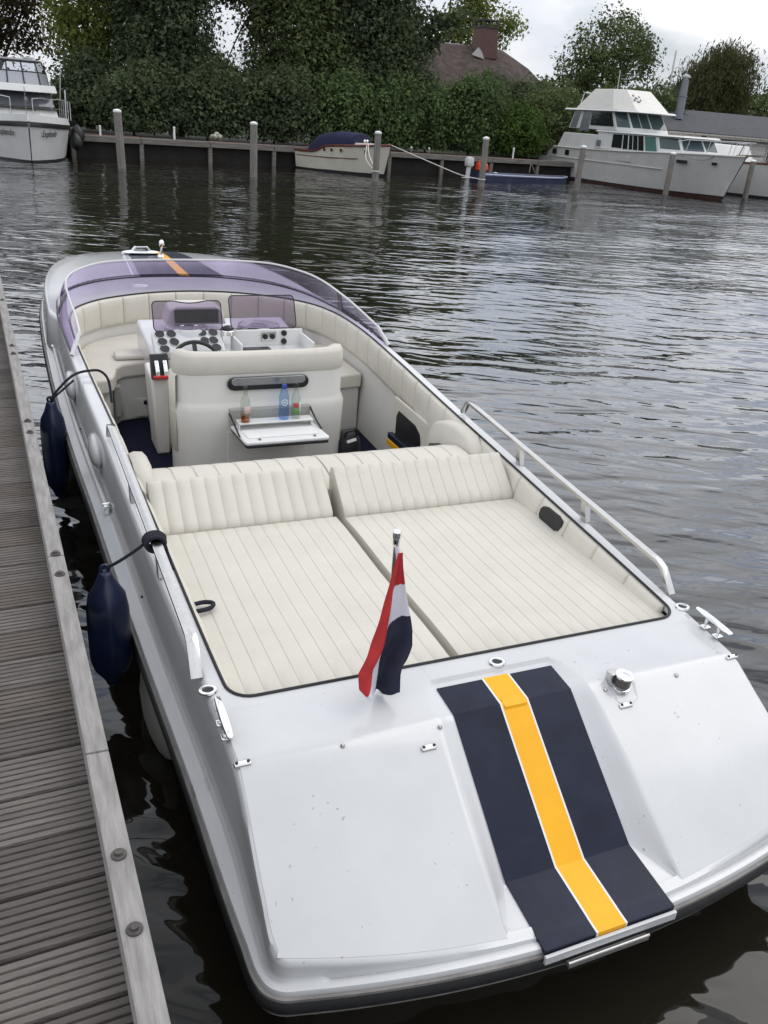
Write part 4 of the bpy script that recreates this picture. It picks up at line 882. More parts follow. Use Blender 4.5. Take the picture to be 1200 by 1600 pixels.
q = MB(); q.tube([fr(s, -bt_-.015, z) for s, bt_, bw, z in stn[3:]], .035, 6); q.tube([fr(s, bt_+.015, z) for s, bt_, bw, z in stn[3:]], .035, 6); q.build('gunwale', mat('gunwale_grey', (.55, .54, .50), .5), HC)
q = MB(); q.tube([fr(s, -w_-.012, 1.03) for s, w_ in ((1.2, 1.74), (4, 1.82), (7, 1.79), (9.2, 1.66), (10.2, 1.50))], .025, 6); q.build('rub_strake', mat('gunwale_grey', (.5, .5, .5)), HC)
for s_ in (1.5, 2.7, 4.25):
    panel(fr, [(s_, -1.80, 1.16), (s_+.36, -1.80, 1.16), (s_+.36, -1.81, 1.40), (s_, -1.81, 1.40)], .04, 'porthole', WINB, HC)
panel(fr, [(7.0, -1.80, 1.18), (8.2, -1.79, 1.18), (8.2, -1.81, 1.40), (7.0, -1.82, 1.40)], .03, 'side_vent', mat('vent_grey', (.55, .55, .54), .5), HC)
panel(fr, [(11.02, -1.46, 1.36), (11.5, -1.30, 1.36), (11.5, -1.33, 1.48), (11.02, -1.49, 1.48)], .05, 'bow_port', WINB, HC); panel(fr, [(12.45, -.76, 1.40), (12.65, -.66, 1.40), (12.65, -.69, 1.50), (12.45, -.79, 1.50)], .05, 'bow_port', WINB, HC)
q = MB(); q.bar([fr(1.0, -1.72, .14), fr(3.2, -1.78, .14)], .06, .06); q.build('trim_step', ANTI, HC)
q = MB(); q.bar([fr(13.0, .1, 1.84), fr(14.3, .1, 1.90)], .35, .06); q.build('bow_pulpit', mat('teak_grey', (.2, .17, .14), .7), HC)
# aft cabin bulwark and lower house
def house(name, pts0, pts1, z0, z1, m=BW, bevel=.03):
    q = MB(); q.hexa([fr(a, b, z0) for a, b in pts0], [fr(a, b, z1) for a, b in pts1]); return q.build(name, m, HC, smooth=0, bevel=bevel)
house('aft_cabin', [(1.55, -1.62), (4.9, -1.66), (4.9, 1.66), (1.55, 1.62)], [(1.95, -1.56), (4.9, -1.60), (4.9, 1.60), (1.95, 1.56)], 1.50, 2.22)
house('deckhouse', [(4.9, -1.60), (9.8, -1.50), (10.9, -1.05), (11.3, 0), (10.9, 1.05), (9.8, 1.5), (4.9, 1.6)], [(4.9, -1.50), (9.3, -1.40), (10.3, -.95), (10.6, 0), (10.3, .95), (9.3, 1.40), (4.9, 1.5)], 1.60, 2.36)
house('deckhouse_roof', [(4.7, -1.56), (9.5, -1.50), (10.7, -1.05), (11.1, 0), (10.7, 1.05), (9.5, 1.5), (4.7, 1.56)], [(4.75, -1.48), (9.4, -1.42), (10.6, -.97), (11.0, 0), (10.6, .97), (9.4, 1.42), (4.75, 1.48)], 2.365, 2.44, bevel=.02)
house('upper_cabin', [(2.2, -1.50), (6.3, -1.46), (7.05, -1.05), (7.2, 0), (7.05, 1.05), (6.3, 1.46), (2.2, 1.50)], [(2.5, -1.42), (5.7, -1.38), (6.3, -1.0), (6.45, 0), (6.3, 1.0), (5.7, 1.38), (2.5, 1.42)], 2.44, 3.28)
house('upper_roof', [(1.75, -1.62), (6.2, -1.56), (7.3, -1.1), (7.6, 0), (7.3, 1.1), (6.2, 1.56), (1.75, 1.62)], [(1.8, -1.55), (6.1, -1.5), (7.2, -1.05), (7.5, 0), (7.2, 1.05), (6.1, 1.5), (1.8, 1.55)], 3.285, 3.36, bevel=.02)
house('flybridge', [(2.5, -1.42), (5.6, -1.38), (6.9, -.95), (7.0, 0), (6.9, .95), (5.6, 1.38), (2.5, 1.42)], [(3.4, -1.05), (4.95, -1.05), (5.55, -.70), (5.6, 0), (5.55, .70), (4.95, 1.05), (3.4, 1.05)], 3.365, 4.28, m=mat('flybridge_cover', (.66, .64, .60), .6, var=.06), bevel=.03)
# windows: upper
def lerp2(p0, p1, t): return tuple(a+(b-a)*t for a, b in zip(p0, p1))
def wall_win(P0, P1, Q0, Q1, t0, t1, h0, h1, m, name='window', out=.02):
    """window on the wall quad P0-P1 (bottom) Q0-Q1 (top)"""
    B0, B1 = lerp2(P0, P1, t0), lerp2(P0, P1, t1); T0, T1 = lerp2(Q0, Q1, t0), lerp2(Q0, Q1, t1)
    pts = [lerp2(B0, T0, h0), lerp2(B1, T1, h0), lerp2(B1, T1, h1), lerp2(B0, T0, h1)]
    return panel(fr, pts, out*2, name, m, HC)
U0, U1, U2, U3 = (2.2, -1.50, 2.44), (6.3, -1.46, 2.44), (7.05, -1.05, 2.44), (7.2, 0, 2.44)
V0, V1, V2, V3 = (2.5, -1.42, 3.28), (5.7, -1.38, 3.28), (6.3, -1.0, 3.28), (6.45, 0, 3.28)
U4, V4 = (7.05, 1.05, 2.44), (6.3, 1.0, 3.28)
wall_win(U0, U1, V0, V1, .03, .17, .05, .93, WING); wall_win(U0, U1, V0, V1, .25, .44, -.1, .95, WING, 'door'); wall_win(U0, U1, V0, V1, .46, .96, .22, .95, WINB)
wall_win(U1, U2, V1, V2, .08, .92, .22, .95, WINT); wall_win(U2, U3, V2, V3, .05, .47, .22, .95, WINT); wall_win(U2, U3, V2, V3, .53, .96, .22, .95, WINT); wall_win(U3, U4, V3, V4, .06, .94, .22, .95, WINT)
D0, D1, D2, D3 = (4.9, -1.60, 1.60), (9.8, -1.50, 1.60), (10.9, -1.05, 1.60), (11.3, 0, 1.60); E0, E1, E2, E3 = (4.9, -1.50, 2.36), (9.3, -1.40, 2.36), (10.3, -.95, 2.36), (10.6, 0, 2.36); D4, E4 = (10.9, 1.05, 1.6), (10.3, .95, 2.36)
wall_win(D0, D1, E0, E1, .28, .44, .15, .92, WINB); wall_win(D0, D1, E0, E1, .46, .78, .12, .93, WINB); wall_win(D0, D1, E0, E1, .81, .97, .12, .93, TEAL)
wall_win(D1, D2, E1, E2, .08, .92, .35, .92, WINT); wall_win(D2, D3, E2, E3, .06, .94, .35, .92, WINT); wall_win(D3, D4, E3, E4, .06, .94, .35, .92, WINT)
panel(fr, [(5.05, -1.62, 1.72), (5.35, -1.615, 1.72), (5.35, -1.60, 1.98), (5.05, -1.605, 1.98)], .04, 'cabin_vent', WING, HC)
for tt in (.55, .62, .70):
    q = MB(); a = lerp2(lerp2(D0, D1, tt), lerp2(E0, E1, tt), .12); b = lerp2(lerp2(D0, D1, tt), lerp2(E0, E1, tt), .93); q.bar([fr(a[0], a[1]-.03, a[2]), fr(b[0], b[1]-.03, b[2])], .05 if tt < .6 else .02, .02, (1, 0, 0)); q.build('window_bar', BW, HC)
for k, (du, dz_, w_) in enumerate(((0, .25, .10), (.07, .12, .14), (.0, .02, .09), (.12, -.07, .16), (.2, .2, .07), (.22, .03, .06))):
    a = 6.25+.0; b = -.72+du*1.6; z = 3.78+dz_*.8
    panel(fr, [(a-(z-3.78)*.95+.10, b-w_*.4, z), (a-(z-3.78)*.95+.10, b+w_*.5, z+.01), (a-(z+.08-3.78)*.95+.10, b+w_*.3, z+.08), (a-(z+.07-3.78)*.95+.10, b-w_*.5, z+.07)], .02, 'emblem', BLKP, HC)
q = MB(); 
for s_, side in ((11.3, -1), (12.2, -1), (13.0, -1), (11.3, 1), (12.2, 1), (13.0, 1)):
    b = float(np.interp(s_, [11, 12.2, 13.1], [1.45, .98, .45]))*side; q.tube([fr(s_, b, 1.76), fr(s_+.12, b*.98, 2.30)], .016, 6)
q.tube([fr(10.9, -1.5, 2.2), fr(11.4, -1.4, 2.30), fr(12.3, -.95, 2.32), fr(13.4, -.25, 2.36), fr(13.9, 0, 2.36), fr(13.4, .25, 2.36), fr(12.3, .95, 2.32), fr(11.4, 1.4, 2.30)], .018, 6); q.build('bow_rail', mat('rail_white', (.6, .6, .6), .4, .5), HC)
q = MB(); q.tube([fr(3.5, .2, 4.28), fr(3.5, .2, 5.2)], .015, 6); q.build('antenna', BW, HC)
q = MB(); q.tube([fr(2.6, -1.3, 3.36), fr(2.6, -1.1, 4.1), fr(2.9, -1.1, 4.15)], .02, 6); q.tube([fr(2.6, -1.1, 4.1), fr(2.6, 1.1, 4.1)], .02, 6); q.build('radar_arch', mat('rail_white', (.6, .6, .6)), HC)

# -- second white hull behind the last pile
W2 = thing('white_barge', (33.6, 36, 0), 'white hull cut off by the right edge, behind the flybridge cruiser\'s bow', 'boat')
fr2 = frame((34.2, 43.5, 0), R(-90))
stw = [(0, 2.0, 1.9, 1.5), (6, 2.05, 1.9, 1.4), (9, 1.9, 1.6, 1.45), (11, 1.35, .95, 1.52), (12.2, .7, .35, 1.6), (12.9, .03, .02, 1.68)]
for side in (-1, 1):
    q = MB(); q.loft([[fr2(s-.5*float(sstep(9, 12.9, s))*(1-h), side*(bw+(b_-bw)*h), z*h) for h in (.08, .4, .7, 1)] for s, b_, bw, z in stw]); q.build('hull_side', BW, W2, smooth=50)
    q = MB(); q.loft([[fr2(s-.5*float(sstep(9, 12.9, s))*(1-h), side*(bw+(b_-bw)*max(0, h)), z*h) for h in (-.3, .08)] for s, b_, bw, z in stw]); q.build('boot_stripe', BLK, W2)
q = MB(); q.loft([[fr2(s, b*b_, z-.02) for b in (-1, 0, 1)] for s, b_, bw, z in stw]); q.build('deck', BC, W2)
q = MB(); q.tube([fr2(s, -b_, z+.02) for s, b_, bw, z in stw], .05, 6); q.build('gunwale', WOODM, W2)
q = MB(); q.hexa([fr2(1, -1.5, 1.45), fr2(7.5, -1.5, 1.42), fr2(7.5, 1.5, 1.42), fr2(1, 1.5, 1.45)], [fr2(1.2, -1.3, 2.3), fr2(7.1, -1.3, 2.2), fr2(7.1, 1.3, 2.2), fr2(1.2, 1.3, 2.3)]); q.build('cabin', BW, W2, smooth=0, bevel=.03)
q = MB()
for s_ in (9.5, 10.8, 12): q.tube([fr2(s_, -1.7+.45*(s_-9.5), 1.5), fr2(s_+.25, -1.6+.45*(s_-9.5), 2.3)], .03, 6)
q.tube([fr2(9.75, -1.6, 2.3), fr2(12.25, -.5, 2.3)], .025, 6); q.build('deck_rail', GREYR, W2)

# -- motor yacht at the far left, bow-on
LC = thing('motor_yacht', (.95, 38, 0), 'white steel motor yacht with a glazed flybridge canopy, bow-on at the left edge', 'boat')
fl_ = frame((.72, 43.5, 0), R(-88.2))
stl = [(0, 1.72, 1.6, 1.10), (3, 1.76, 1.65, 1.10), (6, 1.72, 1.5, 1.14), (7.8, 1.55, 1.22, 1.19), (8.9, 1.15, .85, 1.23), (9.6, .66, .45, 1.27), (10.0, .30, .20, 1.29), (10.15, .02, .015, 1.30)]
for side in (-1, 1):
    q = MB(); q.loft([[fl_(s-.25*float(sstep(8, 10.15, s))*(1-h), side*(bw+(b_-bw)*h), z*h) for h in (.06, .35, .65, .88)] for s, b_, bw, z in stl]); q.build('hull_side', BW, LC, smooth=40)
    q = MB(); q.loft([[fl_(s-.25*float(sstep(8, 10.15, s))*(1-h), side*(bw+(b_-bw)*max(0, h)), z*h) for h in (-.3, .06)] for s, b_, bw, z in stl]); q.build('boot_stripe', BLK, LC)
    q = MB(); q.loft([[fl_(s+o_*.01, side*(b_*(.985 if h < .9 else 1.0)+.02), z*h) for h, o_ in ((.88, 0), (.885, 1), (.99, 1), (1.0, 0))] for s, b_, bw, z in stl]); q.build('rub_band', BLK, LC, smooth=40)
    q = MB(); q.loft([[fl_(s-.02*h, side*max(.02, b_*(1-.04*h)), z+.22*h) for h in (0, .5, 1)] for s, b_, bw, z in stl]); q.build('bulwark', BW, LC, smooth=40)
q = MB(); q.loft([[fl_(s, b*b_, z) for b in (-1, 0, 1)] for s, b_, bw, z in stl]); q.build('deck', BC, LC)
def hl(name, p0, p1, z0, z1, m, par=LC, bevel=.03):
    q = MB(); q.hexa([fl_(a, b, z0) for a, b in p0], [fl_(a, b, z1) for a, b in p1]); return q.build(name, m, par, smooth=0, bevel=bevel)
hl('fore_cabin', [(2, -1.36), (7.7, -1.22), (8.3, -.6), (8.3, .6), (7.7, 1.22), (2, 1.36)], [(2, -1.32), (7.5, -1.15), (8.1, -.55), (8.1, .55), (7.5, 1.15), (2, 1.32)], 1.25, 1.66, BW)
hl('fore_cabin_band', [(6, -1.25), (7.66, -1.21), (8.25, -.6), (8.25, .6), (7.66, 1.21), (6, 1.25)], [(6, -1.25), (7.64, -1.20), (8.23, -.6), (8.23, .6), (7.64, 1.20), (6, 1.25)], 1.665, 1.70, BLK, bevel=0)
wh = hl('wheelhouse', [(1.5, -1.30), (5.6, -1.28), (6.0, -.7), (6.0, .7), (5.6, 1.28), (1.5, 1.30)], [(1.5, -1.26), (5.3, -1.2), (5.7, -.65), (5.7, .65), (5.3, 1.2), (1.5, 1.26)], 1.70, 2.18, WING)
hl('wheelhouse_roof', [(1.0, -1.42), (5.7, -1.40), (6.4, -.75), (6.4, .75), (5.7, 1.40), (1.0, 1.42)], [(1.0, -1.38), (5.5, -1.36), (6.2, -.72), (6.2, .72), (5.5, 1.36), (1.0, 1.38)], 2.19, 2.44, BW)
def lpan(pts, name, m, th=.03): return panel(fl_, pts, th, name, m, LC)
# flybridge canopy: lower panels and clear upper panes with dark frames
W0 = [(5.3, -.70), (5.3, .10), (5.3, .72)]
GREYC = mat('grey_canopy', (.30, .31, .34), .35); CLR = glass_mat('canopy_window', (.8, .82, .85))
for a, b in ((-.84, -.30), (-.28, .28), (.30, .84)):
    lpan([(5.35, a*1.0, 2.44), (5.35, b*1.0, 2.44), (5.05, b*.95, 2.86), (5.05, a*.95, 2.86)], 'canopy_panel', GREYC); lpan([(5.04, a*.95, 2.88), (5.04, b*.95, 2.88), (4.7, b*.88, 3.24), (4.7, a*.88, 3.24)], 'canopy_window', CLR, .01)
for s in (-1, 1):
    lpan([(5.35, s*.86, 2.44), (3.6, s*1.28, 2.44), (3.5, s*1.22, 2.86), (5.05, s*.82, 2.86)], 'canopy_panel', GREYC); lpan([(5.04, s*.82, 2.88), (3.5, s*1.22, 2.88), (3.4, s*1.1, 3.24), (4.7, s*.78, 3.24)], 'canopy_window', CLR, .01)
q = MB()
for b in (-.85, -.29, .29, .85): q.tube([fl_(5.37, b, 2.44), fl_(5.06, b*.95, 2.87), fl_(4.71, b*.88, 3.25)], .028, 6)
q.tube([fl_(5.06, -.82, 2.87), fl_(5.06, .82, 2.87)], .025, 6); q.tube([fl_(3.5, 1.23, 2.87), fl_(5.06, .82, 2.87)], .025, 6); q.tube([fl_(3.5, -1.23, 2.87), fl_(5.06, -.82, 2.87)], .025, 6)
for s in (-1, 1): q.tube([fl_(3.6, s*1.29, 2.44), fl_(3.5, s*1.23, 2.87), fl_(3.4, s*1.1, 3.25)], .028, 6)
q.build('canopy_frame', BLKP, LC)
hl('canopy_roof', [(1.4, -1.14), (3.4, -1.14), (4.8, -.80), (4.8, .80), (3.4, 1.14), (1.4, 1.14)], [(1.4, -1.1), (3.4, -1.1), (4.7, -.76), (4.7, .76), (3.4, 1.1), (1.4, 1.1)], 3.25, 3.31, mat('canopy_top', (.22, .22, .23), .7), bevel=.02)
q = MB(); q.bar([fl_(3.6, .35, 3.38), fl_(3.6, .85, 3.38)], .16, .05); q.tube([fl_(3.6, .6, 3.31), fl_(3.6, .6, 3.37)], .03, 6); q.build('radar', BW, LC)
q = MB()
for b0, b1 in ((-.95, -.42), (.30, .95), (1.0, 1.5)): 
    for b in (b0, b1): q.tube([fl_(8.6-.9*abs(b), b, 1.35), fl_(8.6-.9*abs(b), b, 2.0)], .016, 6)
    q.tube([fl_(8.6-.9*abs(b0), b0, 1.98), fl_(8.6-.9*abs((b0+b1)/2), (b0+b1)/2, 2.02), fl_(8.6-.9*abs(b1), b1, 1.98)], .016, 6)
for s in (3.0, 3.8, 4.6, 5.4, 6.2, 7.0):
    for b in (1.68,): q.tube([fl_(s, b, 1.3), fl_(s, b, 1.95)], .016, 6)
q.tube([fl_(2.6, 1.68, 1.95), fl_(7.2, 1.60, 1.95)], .016, 6); q.tube([fl_(2.6, 1.68, 1.62), fl_(7.2, 1.60, 1.62)], .012, 6); q.build('guard_rail', mat('rail_steel', (.55, .55, .56), .3, .8), LC)
q = MB(); q.tube([fl_(9.6, .0, 1.40), fl_(9.55, .0, 2.35)], .012, 6); q.ell(fl_(9.55, .02, 1.95), (.06, .04, .10), 8, 6); q.build('jackstaff', GREYR, LC)
q = MB(); q.bar([fl_(8.12, -.42, 1.62), fl_(8.12, .42, 1.62)], .03, .05); q.build('name_bar', GREYR, LC)
q = MB(); q.tube([fl_(4.2, 1.62, 2.0), fl_(4.2, 1.72, 3.1)], .014, 6); q.tube([fl_(5.5, 1.66, 1.4), fl_(5.5, 1.70, 2.35)], .025, 6); q.build('antenna', BW, LC)
for s0 in (7.05, 6.0):
    b = float(np.interp(s0, [6, 7.8], [1.69, 1.47])); lpan([(s0, b, .80), (s0+.42, b-.055, .80), (s0+.42, b-.03, 1.0), (s0, b+.03, 1.0)], 'porthole', WINB, .05)
def text_mesh(s, size, parent, place, m, shear=.35, name='boat_name'):
    cu = bpy.data.curves.new('t', 'FONT'); cu.body = s; cu.size = size; cu.shear = shear; cu.extrude = 0; cu.resolution_u = 2
    to = bpy.data.objects.new('t', cu); COL.objects.link(to); dg = bpy.context.evaluated_depsgraph_get(); me = bpy.data.meshes.new_from_object(to.evaluated_get(dg))
    bpy.data.objects.remove(to); b = BASE[parent]
    for v in me.vertices:
        p = Vector(place(v.co.x, v.co.y))-b; v.co = p
    me.materials.clear(); me.materials.append(m); o = bpy.data.objects.new(name, me); COL.objects.link(o); o.parent = parent; BASE[o] = b
    mo = o.modifiers.new('s', 'SOLIDIFY'); mo.thickness = .006; mo.offset = 0; return o
# name on both bow flanks
def on_flank(side):
    def f(a, h):
        s = 9.86-a*.66 if side > 0 else 9.86-(1.25-a)*.66
        b_ = np.interp(s, [s_[0] for s_ in stl], [s_[1] for s_ in stl]); bw = np.interp(s, [s_[0] for s_ in stl], [s_[2] for s_ in stl]); z = .83+h
        t = z/1.23; return fl_(s, side*(bw+(b_-bw)*t+.02), z)
    return f
text_mesh('Explendo', .30, LC, on_flank(1), BLKP); text_mesh('Explendo', .30, LC, on_flank(-1), BLKP)
for X, Y, z, r_, lab in ((2.72, 36.1, .62, .24, 'round black fender hanging at the left yacht\'s side, lower one'), (2.85, 36.9, .85, .27, 'black tyre-like fender high at the left yacht\'s side against the quay')):
    t = thing('fender', (X, Y, z-r_), lab, 'fender', 'black fenders on the left yacht'); q = MB(); q.lathe([(.03, -r_*1.2), (r_*.7, -r_*.8), (r_, -.05), (r_*.8, r_*.6), (.05, r_*1.3)], (X, Y, z), 14); q.build('fender_body', BLK, t, smooth=60)
    q = MB(); q.tube([(X, Y, z+r_*1.2), (X-.15, Y, 1.35)], .015, 6); q.build('rope', ROPE, t)

# -- launch with a navy cover
LN = thing('cabin_launch', (13.6, 36, 0), 'small cream launch with mahogany trim and a navy canvas cover, moored at the quay', 'boat')
fn0 = frame((12.45, 38.4, 0), math.atan2(33.9-38.4, 15.15-12.45)); fn = lambda a, b, c_: fn0(a*.86, b, c_)
stc = [(0, .80, .68, .74), (.9, .88, .76, .74), (1.5, .91, .78, .80), (2.1, .93, .78, 1.0), (2.9, .92, .72, 1.07), (3.8, .80, .54, 1.12), (4.6, .48, .26, 1.18), (5.05, .20, .09, 1.22), (5.25, .02, .015, 1.24)]
for side in (-1, 1):
    q = MB(); q.loft([[fn(s-.35*float(sstep(3.5, 5.25, s))*(1-h), side*(bw+(b_-bw)*h**.8), z*h) for h in (.10, .35, .65, 1)] for s, b_, bw, z in stc]); q.build('hull_side', BC, LN, smooth=50)
    q = MB(); q.loft([[fn(s-.35*float(sstep(3.5, 5.25, s))*(1-h), side*(bw+(b_-bw)*max(0, h)**.8), z*h) for h in (-.3, .0, .10)] for s, b_, bw, z in stc]); q.build('boot_stripe', BLK, LN)
    q = MB(); q.tube([fn(s, side*(b_+.01), z) for s, b_, bw, z in catmull([tuple(x) for x in [(a, b, d) for a, b, c, d in stc]], 4) and [(p[0], p[1], 0, p[2]) for p in catmull([(a, b, d) for a, b, c, d in stc], 4)]], .045, 6); q.build('gunwale', WOODM, LN)
    q = MB(); q.tube([fn(s, side*(w_+.012), z) for s, w_, z in ((.1, .77, .55), (1, .85, .55), (2.4, .89, .58), (3.6, .75, .62), (3.9, .68, .64))], .018, 6); q.build('side_moulding', WOODM, LN)
q = MB(); q.loft([[fn(s, b*b_, z-.02+.06*(1-b*b)) for b in (-1, -.5, 0, .5, 1)] for s, b_, bw, z in stc]); q.build('deck', WOODM, LN)
q = MB(); q.loft([[fn(0, b*w_, z) for b in (-1, 1)] for w_, z in ((.6, -.3), (.80, .74))]); q.build('transom', BC, LN)
q = MB(); q.loft([[fn(s, b, z) for b, z in ((-w_, z0_), (-w_*.97, z0_+h*.55), (-w_*.75, z0_+h*.9), (0, z0_+h), (w_*.75, z0_+h*.9), (w_*.97, z0_+h*.55), (w_, z0_))] for s, w_, z0_, h in ((.85, .82, .76, .12), (1.2, .85, .79, .55), (1.6, .86, .86, .66), (2.2, .85, 1.02, .58), (3.1, .80, 1.09, .52), (3.45, .68, 1.10, .46), (3.52, .64, 1.11, .06))], False, True); q.build('canvas_cover', CANV, LN, smooth=50)
q = MB(); q.hexa([fn(3.3, -.6, 1.10), fn(4.3, -.35, 1.15), fn(4.3, .35, 1.15), fn(3.3, .6, 1.10)], [fn(3.4, -.5, 1.22), fn(4.2, -.28, 1.24), fn(4.2, .28, 1.24), fn(3.4, .5, 1.22)]); q.build('cabin_top', mat('pale_deck', (.5, .42, .38), .6), LN, bevel=.03)
q = MB(); q.ell(fn(3.75, -.12, 1.30), (.06, .06, .07), 8, 6); q.ell(fn(3.75, .06, 1.30), (.06, .06, .07), 8, 6); q.build('deck_light', CHROME, LN)
for s_ in (2.05, 2.5, 3.05, 4.25):
    b = float(np.interp(s_, [1.5, 2.1, 2.9, 3.8, 4.6], [.90, .915, .90, .76, .44])); ct = fn(s_, -b, .82+.03*s_)
    nv = Vector(fn(s_, -b-1, 0))-Vector(fn(s_, -b, 0)); q = MB(); q.lathe([(.085, -.02), (.085, .02), (.065, .025), (.06, .015)], ct, 12, nv); pt_ = q.build('porthole', mat('brass', (.55, .40, .18), .3, .9), LN)
    q = MB(); q.lathe([(.06, .0), (.058, .018)], ct, 12, nv); q.build('porthole_glass', WINB, LN)
t = thing('mooring_rope', (12.75, 31.1, 1.0), 'white mooring line looped from the launch\'s bow down to the pile before it', 'rope', 'white mooring lines')
q = MB(); q.tube(catmull([fn(4.2, -.45, 1.22), (13.1, 33.0, .75), (12.80, 31.26, .42)], 6), .018, 6); q.tube(catmull([fn(4.2, -.35, 1.22), (13.2, 33.0, .95), (12.80, 31.26, .46)], 6), .018, 6); q.tube([(12.75+.14*math.cos(a), 31.1+.14*math.sin(a), .44) for a in np.linspace(0, 2*math.pi, 13)[:-1]], .02, 6, closed=True); q.build('line', ROPEW, t)
t = thing('mooring_rope', (17.17, 31.0, .3), 'long white mooring line sagging from the launch\'s bow to the pile by the dinghy', 'rope', 'white mooring lines')
q = MB(); q.tube(catmull([fn(5.1, 0, 1.28), (15.95, 33.1, .75), (16.7, 31.9, .42), (17.17, 31.12, .35)], 8), .018, 6); q.tube([(17.17+.135*math.cos(a), 31.0+.135*math.sin(a), .35) for a in np.linspace(0, 2*math.pi, 13)[:-1]], .018, 6, closed=True); q.build('line', ROPEW, t)
t = thing('mooring_rope', (21.73, 31.2, 1.7), 'slack line between the flybridge cruiser and the two piles beside it', 'rope')
q = MB(); q.tube(catmull([(26.6, 31.5, 1.72), (27.0, 32.2, 1.50), fr(10.6, -1.6, 1.74)], 6), .014, 6); q.tube(catmull([(26.6, 31.5, 1.72), (27.7, 30.9, 1.55), fr(12.6, -.75, 1.82)], 6), .014, 6); q.build('line', GREYR, t)

# -- dinghy with outboard, fuel can
DG = thing('dinghy', (21, 37.6, 0), 'low dinghy under a blue tarpaulin lying along the quay', 'boat')
TARP = mat('blue_tarp', (.014, .02, .062), .6, bump=.6, bscale=10, var=.4, vscale=2); TARPW = mat('pale_tarp', (.32, .36, .48), .5, var=.2)
fd = frame((19.6, 36.2, 0), math.atan2(1.0, 6.2)); 
q = MB(); q.loft([[fd(s, b, z) for b, z in ((-w_, -.1), (-w_, .20), (-w_*.8, h), (0, h+.05), (w_*.8, h), (w_, .20), (w_, -.1))] for s, w_, h in ((0, .66, .30), (1.5, .75, .28), (3.5, .75, .27), (4.8, .55, .26), (5.6, .08, .28))], False, True); q.build('hull', TARP, DG, smooth=50)
q = MB(); q.tube([fd(s, -w_-.01, h) for s, w_, h in ((0, .66, .27), (1.5, .75, .25), (3.5, .75, .24), (4.8, .55, .23), (5.6, .08, .26))], .04, 6); q.build('edge_roll', TARPW, DG)
q = MB(); q.ell(fd(1.0, -.3, .32), (.12, .12, .05), 8, 6); q.build('cover_lump', TARPW, DG)
q = MB(); q.tube(catmull([fd(3.0, -.3, .40), fd(3.1, -.25, .75), fd(3.4, -.2, .42)], 6), .02, 6); q.build('oarlock', GREYR, DG)
OB = thing('outboard_motor', fd(-.35, 0, .0), 'white outboard motor on the dinghy\'s stern, tilted by the quay', 'outboard motor')
q = MB(); q.loft([[fd(-.30+a, b, z) for a, b in ((-.16*k, -.13*k), (.16*k, -.13*k), (.18*k, 0), (.16*k, .13*k), (-.16*k, .13*k), (-.2*k, 0))] for z, k in ((.52, .7), (.58, 1), (.82, 1), (.92, .8), (.94, .3))], True, True); q.build('cowling', BW, OB, smooth=50)
q = MB(); q.hexa([fd(-.42, -.05, -.3), fd(-.26, -.05, -.3), fd(-.26, .05, -.3), fd(-.42, .05, -.3)], [fd(-.40, -.07, .52), fd(-.22, -.07, .52), fd(-.22, .07, .52), fd(-.40, .07, .52)]); q.hexa([fd(-.6, -.1, .04), fd(-.2, -.1, .04), fd(-.2, .1, .04), fd(-.6, .1, .04)], [fd(-.6, -.1, .08), fd(-.2, -.1, .08), fd(-.2, .1, .08), fd(-.6, .1, .08)]); q.build('leg', BW, OB, bevel=.02)
q = MB(); q.tube([fd(-.12, 0, .62), fd(.3, .0, .66)], .025, 8); q.build('tiller', BLKP, OB)
FC = thing('fuel_can', fd(.25, -.15, .42), 'red plastic fuel can in the dinghy behind the outboard', 'fuel can')
q = MB(); q.hexa([fd(.05, -.3, .40), fd(.62, -.3, .40), fd(.62, .05, .40), fd(.05, .05, .40)], [fd(.08, -.27, .72), (fd(.58, -.27, .68)), fd(.58, .02, .68), fd(.08, .02, .72)]); q.build('can_body', mat('red_can', (.62, .06, .02), .4), FC, bevel=.05, seg=3)
q = MB(); q.tube(catmull([fd(.15, -.12, .70), fd(.2, -.12, .82), fd(.42, -.12, .80), fd(.5, -.12, .68)], 5), .025, 8); q.build('handle', mat('red_can', (.6, .06, .02)), FC)
q = MB(); q.lathe([(.05, 0), (.05, .06), (.03, .08)], fd(.56, -.12, .68), 10); q.build('filler_cap', BLKP, FC)

# ------------------------------------------------------------------ house and boathouse
THATCH = mat('thatch', (.10, .078, .070), .95, col2=(.055, .043, .040), vscale=2.5, bump=1, bscale=20, stretch=(1, 1, 1), spec=.1)
BRICKM = mat('chimney_brick', (.13, .075, .066), .85, col2=(.09, .052, .046), vscale=8, bump=.5, bscale=20); WALLM = mat('house_wall', (.33, .30, .27), .9, var=.15)
HO = thing('thatched_house', (27, 55, .8), 'house with a dark thatched roof and a brick chimney rising behind the bushes', 'house')
q = MB(); 
rid = [(20.5, 57, 6.75), (29.3, 57, 6.78)]; ev = 3.2
q.loft([[(19.5, 52.2, 3.6), (19.8, 53.5, 4.4), (20.2, 55.3, 5.8), (20.5, 57, 6.75), (20.2, 59, 5.7), (19.5, 62, 3.6)], [(29.2, 52.2, 3.6), (29.3, 53.5, 4.4), (29.3, 55.3, 5.8), (29.3, 57, 6.78), (29.3, 59, 5.7), (29.2, 62, 3.6)], [(32.8, 52.6, 3.4), (32.2, 54, 4.5), (31.6, 55.6, 5.9), (31.2, 57, 6.78), (31.6, 59, 5.7), (32.8, 61.6, 3.4)], [(37.2, 56, 3.2), (35.8, 56.5, 4.5), (34.0, 56.8, 5.8), (32.0, 57, 6.7), (34.0, 57.5, 5.6), (37.2, 58.5, 3.2)]]); q.build('roof', THATCH, HO, smooth=40, solid=.35)
q = MB(); q.box(20.5, 33, 53, 61, .7, 4.2); q.build('wall', WALLM, HO, smooth=0)
